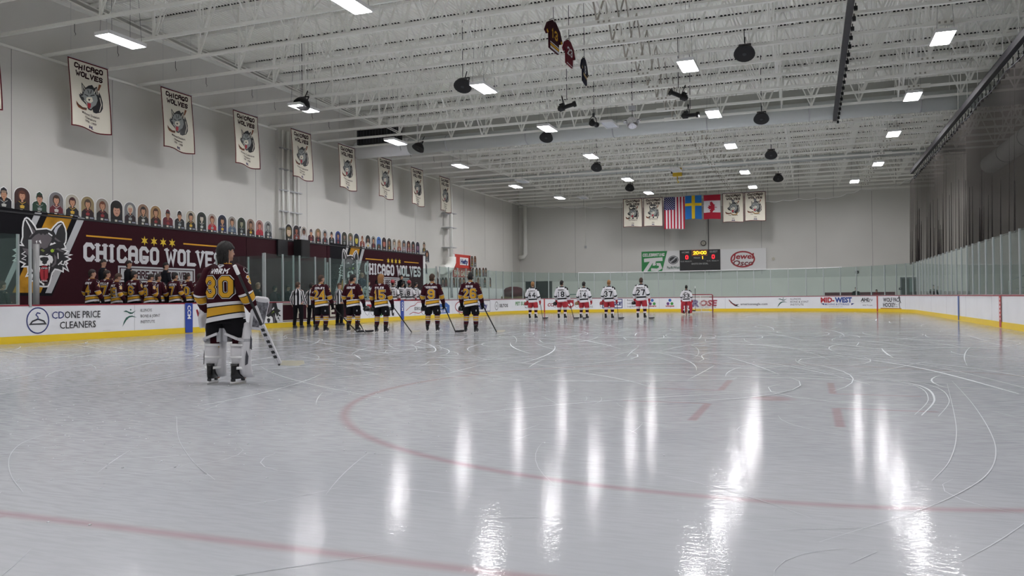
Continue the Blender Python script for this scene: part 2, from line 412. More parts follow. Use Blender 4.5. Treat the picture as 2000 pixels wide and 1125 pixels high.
# ceiling: corrugated deck, flutes along y
mb = MB(); P = .152; x = WL; row = []
prof = []
while x < WR2:
    prof += [(x, 0), (x+.045, 0), (x+.06, .045), (x+.137, .045)]; x += P
prof.append((x, 0))
k = 0
for yy in (WN, WB):
    mb.v += [(a, yy, DZ+b) for a, b in prof]
n = len(prof)
for i in range(n-1): mb.face((i, i+1, n+i+1, n+i), deckm)
mb.box((WL-.3, WN, DZ+.06), (WR2+.3, WB, DZ+.2), deckm)
tag(mb.build('ceiling'), kind='structure')

# roof joists
def joist_meshes(x0, x1):
    z0, z1 = JZ, DZ-.02; a = MB(); a.box((x0, -.055, z0), (x1, -.012, z0+.09), steel).box((x0, .012, z0), (x1, .055, z0+.09), steel).box((x0, -.055, z0+.09), (x1, .055, z0+.1), steel)
    t = MB(); t.box((x0, -.11, z1-.10), (x1, -.015, z1), steel).box((x0, .015, z1-.10), (x1, .11, z1), steel)
    wbm = MB(); s0 = x0+5.2; zb, zt = z0+.08, z1-.05; P_ = 2.1
    wbm.bar((s0, 0, zb), (x0+.25, 0, zt), .045, .045, steel)
    wbm.bar((s0, 0, zb), (s0, 0, zt), .09, .07, steel)
    wbm.bar((s0-2.0, 0, zb+1.0), (s0-1.2, 0, zt), .04, .04, steel)
    x = s0; i = 0
    while x + P_ < x1-.3:
        xm = x+P_/2
        wbm.bar((x, 0, zb), (xm, 0, zt), .075, .03, steel, (0, 1, 0)).bar((xm, .0, zt), (x+P_, 0, zb), .05, .03, steel, (0, 1, 0))
        wbm.bar((x+P_, 0, zb), (x+P_, 0, zt), .035, .035, steel)
        x += P_
    sps = []
    for cx in (-6.2, 4.3):
        if cx < x1-1:
            sp = MB(); sps.append(sp); sp.box((cx-.65, -.075, z0-.015), (cx+.65, .075, z0+.14), steel)
            for dx in (-.18, 0, .18): sp.box((cx+dx-.035, -.08, z0+.03), (cx+dx+.035, -.074, z0+.1), steel2)
    c = MB(); x = x0+.25
    x = WL+P*math.ceil((x0+.8-WL)/P)
    while x < x1-.2:
        c.box((x+.046, -.125, DZ-.012), (x+.15, -.112, DZ+.043), black); x += P
    return [('bottom_chord', a.mesh('bottom_chord')), ('top_chord', t.mesh('top_chord')), ('web', wbm.mesh('web')), ('flute_closure', c.mesh('closure'))] + [('splice_plate', q.mesh('splice')) for q in sps]
JA = joist_meshes(WL+.0, WR2); JB = joist_meshes(WL+.0, WR)
for k in range(-6, 24):
    y = JY0+k*JS
    j = thing('roof_joist', 'white open-web steel roof joist spanning the hall from the left wall' if y < 57.4 else 'shorter white open-web steel roof joist beyond the step in the right wall', 'roof joist', (0, y, 0), 0, 'white roof joists' if y < 57.4 else 'far white roof joists')
    for nm, me in (JA if y < 57.4 else JB): link(nm, me, j)
# lines of cross bracing between the joists
for x, lab in ((-16.9, 'near the left wall'), (-11.6, 'left of the hanging jerseys'), (-6.45, 'right of the hanging jerseys'), (-1.2, 'right of the middle of the hall'), (3.9, 'above the right side of the ice')):
    mb = MB()
    for k in range(-4, 23):
        y = JY0+k*JS; m_ = steel2 if x == -6.45 else steel
        mb.bar((x, y, JZ+.1), (x, y+JS, DZ-.15), .05, .05, m_).bar((x, y, DZ-.15), (x, y+JS, JZ+.1), .05, .05, m_)
    tag(mb.build('cross_bracing'), 'line of crossed steel braces between the joists ' + lab, 'bracing', 'cross bracing lines')

# ------------------------------------------------------------------ lamps
def lamp_meshes():
    h = MB(); h.box((-.3, -.75, .03), (.3, .75, .09), white).box((-.31, -.76, -.03), (-.29, .76, .09), white).box((.29, -.76, -.03), (.31, .76, .09), white)
    h.box((-.31, -.76, -.03), (.31, -.74, .09), white).box((-.31, .74, -.03), (.31, .76, .09), white).box((-.12, -.4, .09), (.12, .4, .14), lgrey)
    w_ = MB()
    for sx in (-.25, .25):
        for sy in (-.6, .6): w_.bar((sx, sy, .09), (sx*.4, sy*.8, DZ-9.62), .008, .008, grey)
    return h.mesh('housing'), w_.mesh('hanger')
hm, wm = lamp_meshes()
lit = M('lamp_lens', 'fbf9fc', .5, emit=LAMP); litd = M('lamp_lens_dimmed', 'fbf9fc', .5, emit=LAMP*.62); unlit = M('lamp_lens_off', 'c8ced6', .25)
def lens(mat):
    d = MB(); d.box((-.285, -.735, .012), (.285, .735, .03), mat); return d.mesh('lens')
lm, um, lmd = lens(lit), lens(unlit), lens(litd)
LZ, LK = 9.6, (9.6-CH)/(10.2-CH)
XN = {-22.3: 'leftmost column', -13.1: 'second column from the left', -4.4: 'third column from the left', 4.5: 'rightmost column'}
RN = {21.0: 'nearest row in view', 31.65: 'second row from the front', 40.5: 'third row from the front', 49.55: 'fourth row from the front', 60.5: 'second row from the back wall', 69.0: 'row closest to the back wall'}
def lamp(x, y, z, on, label):
    t = thing('ceiling_light', label, 'light', (x, y, z), 0, 'high bay ceiling lights')
    link('housing', hm, t); link('hanger_wires', wm, t); link('lens', lm if on else um, t); return t
for y in (-1.5, 10.2, 21.0, 31.65, 40.5, 49.55, 60.5, 69.0):
    for x in (-22.3, -13.1, -4.4, 4.5):
        if y < 20: lab = 'bright rectangular ceiling light above the near end of the ice'
        else: lab = 'bright white rectangular ceiling light, ' + XN[x] + ', ' + RN[y]
        xx = x
        if y == 69.0: xx = {-22.3: -21.2, 4.5: 3.4}.get(x, x)
        lamp(xx*LK, y*LK, LZ, True, lab)
for x, y, lab in ((-9.8, 40.9, 'switched-off grey ceiling light beside the long round duct'), (-8.96, 57.6, 'switched-off pale ceiling light near the yellow hoist'), (-20.9, 58.1, 'switched-off pale ceiling light near the far left corner'), (-19.3, 70.0, 'switched-off pale ceiling light over the back wall')):
    lamp(x*LK, y*LK, LZ, False, lab)

# ------------------------------------------------------------------ ducts
def duct(name, p0, p1, r, label, cat='duct', seam=4.9, n=24):
    p0 = Vector(p0); p1 = Vector(p1); L = (p1-p0).length; t = thing(name, label, cat)
    MB().tube([p0, p1], r, M('duct_fabric', 'c6cac8', .6), n).build('tube', t)
    mb = MB(); q = seam*.5
    while q < L:
        c = p0.lerp(p1, q/L); d = (p1-p0).normalized()*.03; mb.tube([c-d, c+d], r+.012, lgrey, n); q += seam
    mb.build('seam_band', t); return t
d1 = duct('air_duct', (-22.0, 41.75, 10.15), (WR2, 41.75, 10.15), .46, 'long white round air duct crossing the hall under the joists')
mb = MB().tube([(-25.6, 41.75, 10.15), (-22.0, 41.75, 10.15)], .50, white, 24)
mb.build('end_section', d1)
mb = MB().box((-25.2, 41.05, 10.35), (-22.3, 41.3, 11.2), black)
for i in range(14): mb.box((-25.15+i*.2, 41.0, 10.4), (-25.1+i*.2, 41.05, 11.15), dgrey)
mb.build('louvre', d1)
tag(MB().box((-24.5, 42.3, 10.72), (WR2, 43.0, 11.45), M('duct_grey', 'b9bab4', .7)).build('air_duct'), 'rectangular grey duct running above the long round duct', 'duct')
duct('air_duct', (-25.6, 57.9, 10.46), (WR, 57.9, 10.46), .21, 'thinner white round duct farther back between the joists')
duct('air_duct', (10.5, 20, 9.1), (10.5, 56.3, 9.1), .55, 'large white round duct behind the dark netting on the right')

def rod_to_roof(t, p, r=.014):
    o = MB().tube([p, (p[0], p[1], DZ+.01)], r, dgrey, 6).build('hanger_rod'); o.parent = t; bpy.context.view_layer.update(); o.matrix_parent_inverse = t.matrix_world.inverted()
# ------------------------------------------------------------------ loudspeakers hanging from the joists
def speaker_meshes():
    b = MB(); rings = []
    for z, r in ((.30, .05), (.27, .17), (.12, .30), (-.02, .36), (-.07, .37)):
        rings.append([Vector((r*cos(a), r*sin(a), z)) for a in [2*pi*i/20 for i in range(20)]])
    b.ring_loft(rings, lambda i, j: black)
    g = MB(); g.tube([(0, 0, -.075), (0, 0, -.06)], .33, M('grille', '0d0d0f', .7), 20); g.tube([(0, 0, -.085), (0, 0, -.07)], .07, dgrey, 12)
    y = MB(); y.bar((-.2, 0, .05), (-.2, 0, .42), .03, .05, black).bar((.2, 0, .05), (.2, 0, .42), .03, .05, black).bar((-.2, 0, .42), (.2, 0, .42), .03, .05, black).bar((0, 0, .42), (0, 0, .8), .03, .03, black)
    return b.mesh('cabinet'), g.mesh('grille'), y.mesh('yoke')
sb, sg, sy_ = speaker_meshes()
for (x, y), lab in (((904, 167), 'left of the second light row'), ((590, 203), 'in front of a left wall light'), ((817, 289), 'at the left end of the long duct'), ((1067, 268), 'just under the long duct, left of centre'), ((1165, 327), 'beyond the duct, left of centre'),
                    ((1454, 103), 'largest and nearest, right of centre'), ((1487, 231), 'under the long duct, right of centre'), ((1506, 302), 'third from the front, right of centre'), ((1520, 348), 'farthest back, right of centre'), ((1230, 367), 'above the left white banners on the back wall')):
    P_ = at(x, y, Z=9.7); t = thing('loudspeaker', 'round black hanging loudspeaker, ' + lab, 'loudspeaker', P_, 0, 'hanging loudspeakers')
    t.rotation_euler = (radians(-32 if x != 817 else -30), 0, radians(0 if x != 817 else -35))
    for nm, me in (('cabinet', sb), ('grille', sg), ('yoke', sy_)): link(nm, me, t)
    rod_to_roof(t, P_+Vector((0, 0, .35)))
# theatre spotlights
def spot():
    b = MB(); b.tube([(0, -.42, 0), (0, -.3, 0), (0, -.28, 0), (0, .1, 0), (0, .12, 0), (0, .35, 0), (0, .37, 0), (0, .42, 0)], [.13, .13, .09, .09, .14, .14, .1, .06], black, 14)
    b.box((-.06, .1, .1), (.06, .3, .2), black)
    y = MB(); y.tube([(-.17, .1, 0), (-.17, .1, .22), (-.06, .1, .34), (.06, .1, .34), (.17, .1, .22), (.17, .1, 0)], .018, black, 6); y.tube([(0, .1, .34), (0, .1, .5)], .03, black, 6)
    y.tube([(-.08, .1, .36), (-.08, .1, .52)], .015, black, 5)
    return b.mesh('barrel'), y.mesh('yoke')
sm1, sm2 = spot()
for (x, y), rz, rx, lab in (((1107, 208), 95, -14, 'pointing right, left of the mirror ball'), ((1160, 242), 175, -5, 'just left of the mirror ball'), ((1325, 186), -75, -24, 'tilted steeply, right of the mirror ball'), ((1348, 225), 80, 2, 'level, in front of the long duct')):
    t = thing('spotlight', 'black theatre spotlight ' + lab, 'spotlight', at(x, y, Z=9.55), radians(rz), 'black theatre spotlights')
    t.rotation_euler = (radians(rx), 0, radians(rz)); link('barrel', sm1, t); link('yoke', sm2, t); rod_to_roof(t, Vector(t.location)+Vector((0, 0, .3)))
P_ = at(1235, 240, Z=9.45); t = thing('mirror_ball', 'silver mirror ball hanging before the long duct', 'mirror ball', P_)
MB().ell((0, 0, 0), .3, .3, .3, M('mirror_tiles', 'd8d8dc', .15, .85, noise=.3, nscale=16), 20, 12).build('ball', t)
mb = MB().tube([(0, 0, .3), (0, 0, 1.1)], .015, black, 6); mb.box((-.15, -.12, .62), (.15, .12, .8), lgrey); mb.box((-.35, -.03, 1.0), (.35, .03, 1.05), black)
mb.build('motor_mount', t)
mb = MB()
for dx in (-.42, .42): mb.tube([(dx, 0, .12), (dx*.8, -.15, .02)], [.05, .07], chrome, 10)
mb.bar((-.42, 0, .14), (.42, 0, .14), .03, .03, dgrey); mb.build('pin_spot', t); rod_to_roof(t, P_+Vector((0, 0, 1.0)))
P_ = at(1323, 337, Z=9.6); t = thing('chain_hoist', 'small yellow chain hoist under the far joists', 'hoist', P_)
MB().box((-.3, -.15, -.25), (.3, .15, .3), M('hoist_yellow', 'c2a21c', .5)).box((-.42, -.1, -.05), (-.3, .1, .15), dgrey).build('body', t)
MB().tube([(0, 0, -.25), (0, 0, -.55), (.08, 0, -.65), (.0, 0, -.72)], .03, yellow, 6).build('hook', t); rod_to_roof(t, P_+Vector((0, 0, .28)))

# ------------------------------------------------------------------ curtain tracks
def track(x, z, y0, y1, label, n, drop, wob=0.):
    t = thing('curtain_track', label, 'track')
    mb = MB().box((x-.09, y0, z-.11), (x+.09, y1, z+.11), M('track_dark', '232125', .6)); mb.tube([(x, y0, z+.16), (x, y1, z+.16)], .06, dgrey, 8); mb.build('rail', t)
    me = MB().tube([(0, 0, -.1), (.0, 0, -drop)], .018, black, 5).box((-.05, -.05, -drop-.12), (.05, .05, -drop), black).mesh('hook')
    for i in range(n): link('hook', me, t, (x+.12, y0+(y1-y0)*(i+.5)/n, z))
    return t
track(1.22, 9.72, 17.0, 41.8, 'dark ceiling track with hooks over the middle right of the ice', 26, .2)
track(6.25, 9.05, 17.0, 57.5, 'long dark curtain track with hanging hooks over the right side glass', 56, .34)
hr_ = MB().tube([(6.25, 0, 9.15), (6.25, 0, DZ)], .015, steel, 5).mesh('hanger_rod')
for q in range(18): link('hanger_rod', hr_, bpy.data.objects['curtain_track.001'], (0, 18+q*2.2, 0))
hr_ = MB().tube([(1.22, 0, 9.8), (1.22, 0, DZ)], .015, steel, 5).mesh('hanger_rod')
for q in range(8): link('hanger_rod', hr_, bpy.data.objects['curtain_track'], (0, 18.2+q*3.1, 0))
# side netting: gathered dark net above the glass
mb = MB(); N = 260; top = []; bot = []
for i in range(N+1):
    y = 4+(58.0-4)*i/N; f = .5+.5*sin(i*.37)*sin(i*.11); am = .06*f
    top.append(Vector((6.2, y, 8.55-.14*abs(sin(y*.72))))); bot.append(Vector((6.12+am*sin(i*1.9), y, 3.06)))
mid = [a.lerp(b, .45)+Vector((.008*sin(i*1.9), 0, 0)) for i, (a, b) in enumerate(zip(top, bot))]
for A, B in ((top, mid), (mid, bot)):
    k = len(mb.v); mb.v += [tuple(p) for p in A]+[tuple(p) for p in B]
    for i in range(N): mb.face((k+i, k+i+1, k+N+1+i+1, k+N+1+i), netm, True)
nt_ = thing('protective_net', 'dark see-through netting hanging above the right side glass', 'netting')
mb.build('mesh_panel', nt_)
MB().tube(top[::2], .022, dgrey, 5).build('edge_rope', nt_)
mb = MB(); rnd = random.Random(3)
for i in range(46):
    y = rnd.uniform(25, 58); z1 = 3.1+rnd.uniform(1.2, 3.2); mb.tube([(6.15, y, 3.06), (6.18, y+.02, z1)], [.02, .008], M('net_fold', '2c2a2b', .9), 4)
tag(mb.build('net_fold', nt_), kind='stuff')
# far netting with its white rope
rp = [at(x, y, Y=69.6) for x, y in ((971, 387), (1045, 403), (1140, 404), (1225, 403), (1380, 401), (1500, 393), (1560, 388), (1628, 385), (1682, 369), (1750, 361), (1784, 345))]
nt_ = thing('protective_net', 'fine pale netting hung on a scalloped white rope before the back wall', 'netting')
R_ = []
for i in range(len(rp)-1):
    for q in range(8): R_.append(rp[i].lerp(rp[i+1], q/8) + Vector((0, 0, -.12*sin(pi*((q % 4)/4)))))
R_.append(rp[-1])
MB().tube(R_, .028, white, 5).build('edge_rope', nt_)
mb = MB(); k = 0; mb.v = [tuple(p) for p in R_]+[(p.x, 69.6, 2.6) for p in R_]
for i in range(len(R_)-1): mb.face((i, i+1, len(R_)+i+1, len(R_)+i), net2)
mb.build('mesh_panel', nt_)
for p in rp: MB().tube([p, (p.x, p.y, DZ)], .01, grey, 4).build('hanger_line', nt_)

# ------------------------------------------------------------------ pipes on the walls
t = thing('pipe_chase', 'white vertical conduits clamped to a wall pilaster between the portrait rows', 'pipes')
mb = MB().box((WL, 34.45, 4.0), (WL+.18, 36.5, JZ), wallm); mb.build('pilaster', t)
for y, r in ((34.7, .05), (35.15, .09), (35.7, .05), (36.05, .04)): MB().tube([(WL+.26, y, 4.3), (WL+.26, y, JZ)], r, steel, 10).build('conduit', t)
mb = MB()
for z in (4.9, 5.8, 6.9, 8.0, 9.1): mb.box((WL+.18, 34.5, z-.03), (WL+.34, 36.3, z+.03), lgrey)
mb.build('clamp', t)
MB().box((WL+.2, 36.1, 4.55), (WL+.32, 36.35, 5.1), dgrey).build('warning_tag', t)
t = thing('drain_pipe', 'thick white drain pipe with an elbow beside the red sign', 'pipe')
MB().tube([(-25.5, 54.85, JZ), (-25.5, 54.85, 4.2)], .13, steel, 12).build('riser', t)
MB().tube([(-25.5, 54.85, 4.3), (-25.5, 54.85, 3.9), (-25.5, 54.5, 3.5), (-25.5, 54.0, 3.3), (-25.5, 53.2, 3.3)], .36, steel, 16).tube([(-25.5, 54.85, 3.5), (-25.5, 54.85, 1.2)], .1, lgrey, 10).build('elbow', t)
mb = MB()
for z in (5.0, 6.5, 7.6): mb.box((-26.05, 54.3, z), (-25.3, 55.5, z+.04), lgrey)
mb.build('clamp', t)
t = thing('drain_pipe', 'white pipe running down the far end of the left wall', 'pipe')
MB().tube([(-25.35, 71.2, JZ), (-25.35, 71.2, 5.3), (-25.5, 71.2, 5.05), (-26.0, 71.2, 5.0)], .2, steel, 12).build('pipe_run', t)
t = thing('conduit', 'thin vertical conduit with an outlet on the back wall', 'conduit')
MB().tube([(-19.5, 71.44, JZ), (-19.5, 71.44, 5.9)], .03, steel, 6).build('tube', t); MB().box((-19.6, 71.38, 5.7), (-19.4, 71.48, 5.92), lgrey).build('outlet_box', t)
t = thing('conduit', 'twin thin conduits running down the back wall to the scoreboard', 'conduit')
MB().tube([(-8.6, 71.44, JZ), (-8.6, 71.44, 5.6)], .03, steel, 6).tube([(-8.35, 71.44, JZ), (-8.35, 71.44, 5.2)], .03, dgrey, 6).build('tube', t)
# ================================================================== BOARDS AND GLASS
BH = 1.07
def sweep(mb, s0, s1, prof, m, step=.5):
    """extrude a closed profile (outward offset, z) along the board path"""
    n = max(1, int((s1-s0)/step+.5)); rings = []
    for i in range(n+1):
        p, nn = bpath(s0+(s1-s0)*i/n)
        rings.append([p+nn*a+Vector((0, 0, z)) for a, z in prof])
    k = len(mb.v); q = len(prof)
    for r in rings: mb.v += [tuple(p) for p in r]
    for i in range(n):
        for j in range(q): mb.face((k+i*q+j, k+(i+1)*q+j, k+(i+1)*q+(j+1) % q, k+i*q+(j+1) % q), m)
    mb.face([k+j for j in range(q)], m); mb.face([k+n*q+j for j in range(q)][::-1], m)
S1 = SL-.4; S2 = SL+ARC; S3 = S2+SE; S4 = S3+ARC
runs = [(2.0, S1, 'long white dasher boards along the left side in front of the benches', 'left'), (S1, S2, 'curved white dasher boards in the far left corner', 'lc'),
        (S2, S3, 'straight white dasher boards along the far end behind the net', 'end'), (S3, S4, 'curved plain white dasher boards in the far right corner', 'rc'),
        (S4, S_ALL-2, 'long plain white dasher boards along the right side', 'right')]
BO = {}
for s0, s1, lab, key in runs:
    t = thing('dasher_boards', lab, 'boards', (0, 0, 0), 0, 'dasher boards'); BO[key] = t
    mb = MB(); sweep(mb, s0, s1, [(0, .0), (.12, .0), (.12, 1.03), (0, 1.03)], whiteb); mb.build('panel', t)
    mb = MB(); sweep(mb, s0, s1, [(-.018, .0), (.0, .0), (.0, .19), (-.012, .2)], yellow); mb.build('kick_plate', t)
    mb = MB(); sweep(mb, s0, s1, [(-.012, 1.03), (.14, 1.03), (.14, 1.07), (-.012, 1.07)], red); mb.build('cap_rail', t)
    mb = MB(); q = s0+1.2
    while q < s1:
        sweep(mb, q-.008, q+.008, [(-.002, .2), (.01, .2), (.01, 1.03), (-.002, 1.03)], lgrey); q += 4.88
    mb.build('panel_seam', t)
def onboard(s0):
    def fn(u, v, h):
        p, nn = bpath(s0+u); return p - nn*(h+.003) + Vector((0, 0, v))
    return fn
def side_of(s): return BO['left' if s < S1 else 'lc' if s < S2 else 'end' if s < S3 else 'rc' if s < S4 else 'right']
def ad(px0, px1, fn, label, name='advertisement'):
    a = s_at(px0); b = s_at(px1)
    o = lay(fn(b-a), onboard(a), name, side_of(a), .0035, .5 if a > S1-3 else None); o['label'] = label
def stripe(px, wdt, base, m, label, z1=1.03, txt=None):
    s = s_at(px); arts = [rect(-wdt/2, 0.0, wdt/2, z1, base)]
    arts[0] = rect(-wdt/2, 0.02, wdt/2, z1, base)
    if txt:
        up = [([( (p[1]-.0), (-p[0])) for p in f], m_) for f, m_ in ftext(txt, -.9, -.07, .16, white, .03)]
        arts.append([([(p[0], p[1]+.08) for p in f], m_) for f, m_ in up])
    o = lay(arts, lambda u, v, h: onboard(s)(u, v, h+.022), 'line_marker', side_of(s), .003); o['label'] = label
bk = M('ink_black', '16161a', .5)
def figure_logo(x, y, k):   # green leaping figure
    a = oval(x+.03*k, y+.33*k, .035*k, .035*k, dgreen)
    def sw(p): return ([(x+q[0]*k, y+q[1]*k) for q in p], dgreen)
    return a + [sw([(-.33, .27), (-.2, .31), (-.05, .25), (.1, .22), (.3, .3), (.12, .17), (0, .16), (-.15, .24)]),
                sw([(-.38, -.33), (-.3, -.12), (-.2, .02), (-.05, .09), (.1, .1), (.33, .02), (.1, .05), (-.05, .02), (-.18, -.08)])]
def ad_clean(W):
    y = .62; a = ovalring(.42, y, .34, .36, .035, navy); L = [a]
    L.append(stroke([(.18, y-.1), (.25, y-.02), (.42, y+.04), (.6, y-.02), (.66, y-.1), (.18, y-.1)], .045, dgrey, True) + stroke([(.42, y+.04), (.42, y+.1), (.36, y+.16), (.4, y+.22), (.48, y+.2)], .03, navy))
    L.append(ftext('CD', .86, .66, .21, navy, .005) + ftext('ONE PRICE', 1.28, .66, .21, bk, .005, .88) + ftext('CLEANERS', 1.12, .36, .21, bk, .005, .92) + rect(2.62, .24, 2.9, .25, lgrey))
    return L
def ad_bone(W):
    k = W/2.35
    return [figure_logo(.42*k, .60, 1.0*k*1.0) + ftext('ILLINOIS', .95*k, .80, .12*k, dgrey, 0, .95) + ftext('BONE & JOINT', .95*k, .61, .12*k, dgrey, 0, .95) + ftext('INSTITUTE', .95*k, .42, .12*k, dgrey, 0, .95)]
ad(47, 188, ad_clean, 'blue ring with a hanger and dark lettering reading CD ONE PRICE CLEANERS')
ad(237, 326, ad_bone, 'green figure mark and grey lettering reading ILLINOIS BONE & JOINT INSTITUTE, left side')
stripe(368, .36, M('ccm_blue', '1b3f9c', .4), white, 'blue stripe with white lettering on the left side boards', 1.06, 'CCM')
stripe(785, .36, M('ccm_blue', '1b3f9c', .4), white, 'blue stripe with white lettering beyond the standing players', 1.06, 'CCM')
# wolf face on the boards (traced in picture points, laid on the board)
def tr(pts, k, ox, oy): return [(ox+x/k, oy+y/k) for x, y in pts]
def onplane(pts, X, Y0, Z0):
    o = []
    for x, y in pts:
        P = at(x, y, X=X); o.append((P.y-Y0, P.z-Z0))
    return o
BX = -25.5; BY = 18.25; BZ = 1.35; BT = 4.26
T = lambda pts: onplane(pts, BX, BY, BZ)
A_ = lambda *p: tr(p, 12.5, 0, 400); B_ = lambda *p: tr(p, 9.375, 0, 480)
head = tr([(545, 780), (545, 560), (565, 420), (600, 340), (640, 315), (690, 335), (780, 430), (850, 530), (880, 600), (1000, 590), (1130, 580), (1240, 620), (1300, 540), (1400, 440), (1480, 410), (1530, 440), (1590, 580), (1610, 700), (1605, 850), (1590, 920), (1560, 960), (1600, 1060), (1500, 1080)], 12.5, 0, 400) + \
       tr([(1240, 100), (1180, 150), (1310, 165), (1200, 200), (1285, 240), (1190, 290), (1230, 320), (1200, 350), (1245, 460), (1150, 400), (1150, 475), (1060, 440), (1000, 430), (950, 500), (920, 620), (900, 690), (870, 745), (800, 750), (720, 740), (660, 720), (640, 650), (560, 640), (590, 530), (470, 560), (510, 480), (500, 380), (400, 385), (450, 330), (370, 290), (240, 270), (320, 205), (235, 190), (330, 135), (245, 75), (330, 50), (310, -20), (420, -5), (380, -60)], 9.375, 0, 480)
def wolf_layers():
    ln = lambda pts, t, m, c=False: stroke(T(pts), t, m, c)
    pg = lambda pts, m: [(T(pts), m)]
    L1 = pg(head, bk)
    L2 = ln(head, .055, white, True)
    gr = M('wolf_grey', '6a6468', .8); lg = M('wolf_light', 'b9b7ba', .8)
    L3 = pg(A_((760, 830), (850, 740), (950, 695), (990, 740), (1040, 700), (1090, 740), (1130, 700), (1190, 740), (1260, 810), (1240, 880), (1190, 960), (1150, 1040), (1060, 1080), (1000, 1040), (930, 1090), (800, 1100), (720, 1000), (690, 900)), gr) \
        + pg(A_((720, 800), (820, 690), (770, 680), (700, 790)), gr) + pg(A_((1330, 790), (1480, 900), (1410, 900), (1320, 840)), gr) \
        + pg(B_((980, 150), (1030, 210), (1020, 330), (960, 390), (930, 380), (990, 300), (985, 220)), gr) + pg(B_((400, 40), (520, 60), (520, 190), (440, 120)), gr) \
        + pg(B_((1010, 60), (1110, 110), (1180, 120), (1060, 40)), gr) + pg(B_((520, 230), (560, 300), (560, 380), (500, 300)), gr)
    L4 = pg(B_((655, 220), (700, 190), (740, 175), (850, 190), (900, 165), (950, 200), (965, 260), (940, 330), (920, 300), (900, 370), (870, 340), (860, 365), (790, 355), (720, 368), (660, 360)), white) \
        + pg(B_((650, 380), (730, 368), (860, 368), (915, 375), (905, 520), (880, 660), (820, 690), (740, 680), (690, 610), (670, 450)), M('mouth_dark', '24070c', .8)) \
        + pg(A_((1200, 995), (1230, 930), (1290, 940), (1310, 910), (1360, 940), (1240, 985)), white) + pg(A_((930, 880), (975, 860), (1000, 940), (975, 945)), white) + pg(A_((860, 885), (900, 870), (885, 960)), white) \
        + pg(A_((1300, 640), (1340, 560), (1420, 490), (1505, 460), (1400, 590), (1350, 740)), M('ear_white', 'c4c5cf', .8)) + ln(A_((630, 385), (710, 530), (775, 690)), .05, white) + pg(A_((690, 450), (780, 570), (850, 640), (820, 700), (770, 640)), gr) \
        + ln(B_((450, 110), (390, 150), (470, 190), (390, 240), (460, 260)), .03, white) + ln(B_((1060, 345), (1130, 275), (1100, 330), (1160, 350), (1170, 290), (1190, 350)), .035, white) \
        + ln(B_((560, 400), (590, 470), (540, 470), (580, 560)), .03, white) + ln(B_((1050, 140), (1055, 230)), .04, white) + ln(A_((1180, 700), (1250, 750)), .05, white)
    for i in range(4):
        L4 += pg(B_((1000-i*18, 440+i*62), (1085-i*30, 480+i*60), (965-i*16, 520+i*55), (1040-i*30, 560+i*50), (945-i*10, 540+i*50)), lg)
    L5 = pg(B_((722, 220), (790, 203), (862, 208), (882, 250), (850, 290), (845, 325), (800, 345), (760, 318), (768, 290), (728, 262)), bk) \
        + pg(B_((715, 430), (760, 425), (795, 445), (830, 425), (870, 430), (868, 590), (820, 645), (760, 640), (735, 600)), dred) + pg(B_((745, 372), (860, 372), (845, 395), (760, 395)), dred) \
        + pg(B_((700, 395), (728, 395), (715, 490)), white) + pg(B_((878, 385), (908, 380), (886, 505)), white)
    for x in (745, 775, 805, 835): L5 += pg(B_((x, 400), (x+24, 400), (x+12, 435)), white)
    for x in (745, 775, 805, 835): L5 += pg(B_((x, 655), (x+22, 655), (x+11, 620)), white)
    L5 += pg(B_((705, 560), (725, 640), (760, 670), (800, 690), (800, 735), (770, 720), (760, 695), (710, 670)), white)
    L5 += pg(B_((898, 92), (940, 58), (995, 60), (975, 110), (940, 125)), ltgreen) + pg(B_((725, 75), (770, 60), (810, 95), (780, 115)), M('eye_dull', '77803a', .7)) + pg(B_((820, 170), (850, 150), (880, 150), (840, 172)), white)
    L6 = ovalring(*T(B_((945, 92)))[0], .09, .09, .03, bk, 10) + ln(B_((795, 460), (795, 600)), .025, M('mouth_dark', '24070c', .8)) + ln(B_((650, 270), (700, 130), (860, 120)), .03, bk)
    return [L1, L2, L3, L4, L5, L6]
sky_ = [([(a, b) for a, b in T(p)], m) for p, m in (
    (((-25, 401), (166, 425), (101, 578), (-25, 577)), M('banner_black', '17161a', .85)), (((68, 415), (81.2, 416), (12, 566), (2, 566)), lgrey),
    (((93.2, 418.8), (141.2, 423.2), (79, 572), (24, 571.5)), goldd), (((152, 424.5), (165.5, 426), (100.3, 572.6), (88, 572.3)), lgrey))]
hexst = lambda x, y, r: [([(x+(r if i % 2 == 0 else r*.42)*sin(i*pi/6), y+(r if i % 2 == 0 else r*.42)*cos(i*pi/6)) for i in range(12)], M('star_gold', 'd8b62c', .7))]
def banner_layers():
    L0 = []
    tx = rect(22.35-BY, 3.60-BZ, 24.5-BY, 3.66-BZ, gold) + rect(27.3-BY, 3.60-BZ, 29.4-BY, 3.66-BZ, gold)
    for i in range(4): tx += hexst(25.15+i*.5-BY, 3.62-BZ, .2)
    tx += btext('CHICAGO WOLVES', 25.95-BY, 2.66-BZ, 72*.01, .155, M('banner_white', 'cfced2', .8), .475, .28, serif=.10)
    tx += stroke([(23.85-BY, 1.95-BZ), (27.95-BY, 1.95-BZ), (27.95-BY, 2.52-BZ), (23.85-BY, 2.52-BZ), (23.85-BY, 1.95-BZ)], .07, lgrey, True) + rect(23.95-BY, 2.02-BZ, 27.85-BY, 2.45-BZ, lgrey)
    tx2 = btext('WE ARE THE WOLVES', 25.9-BY, 2.06-BZ, .32, .055, maroon, .46, .2)
    W = wolf_layers(); L = [sky_[:1], sky_[1:], W[0]+tx, W[1]+tx2] + W[2:]
    return L
BL = banner_layers()
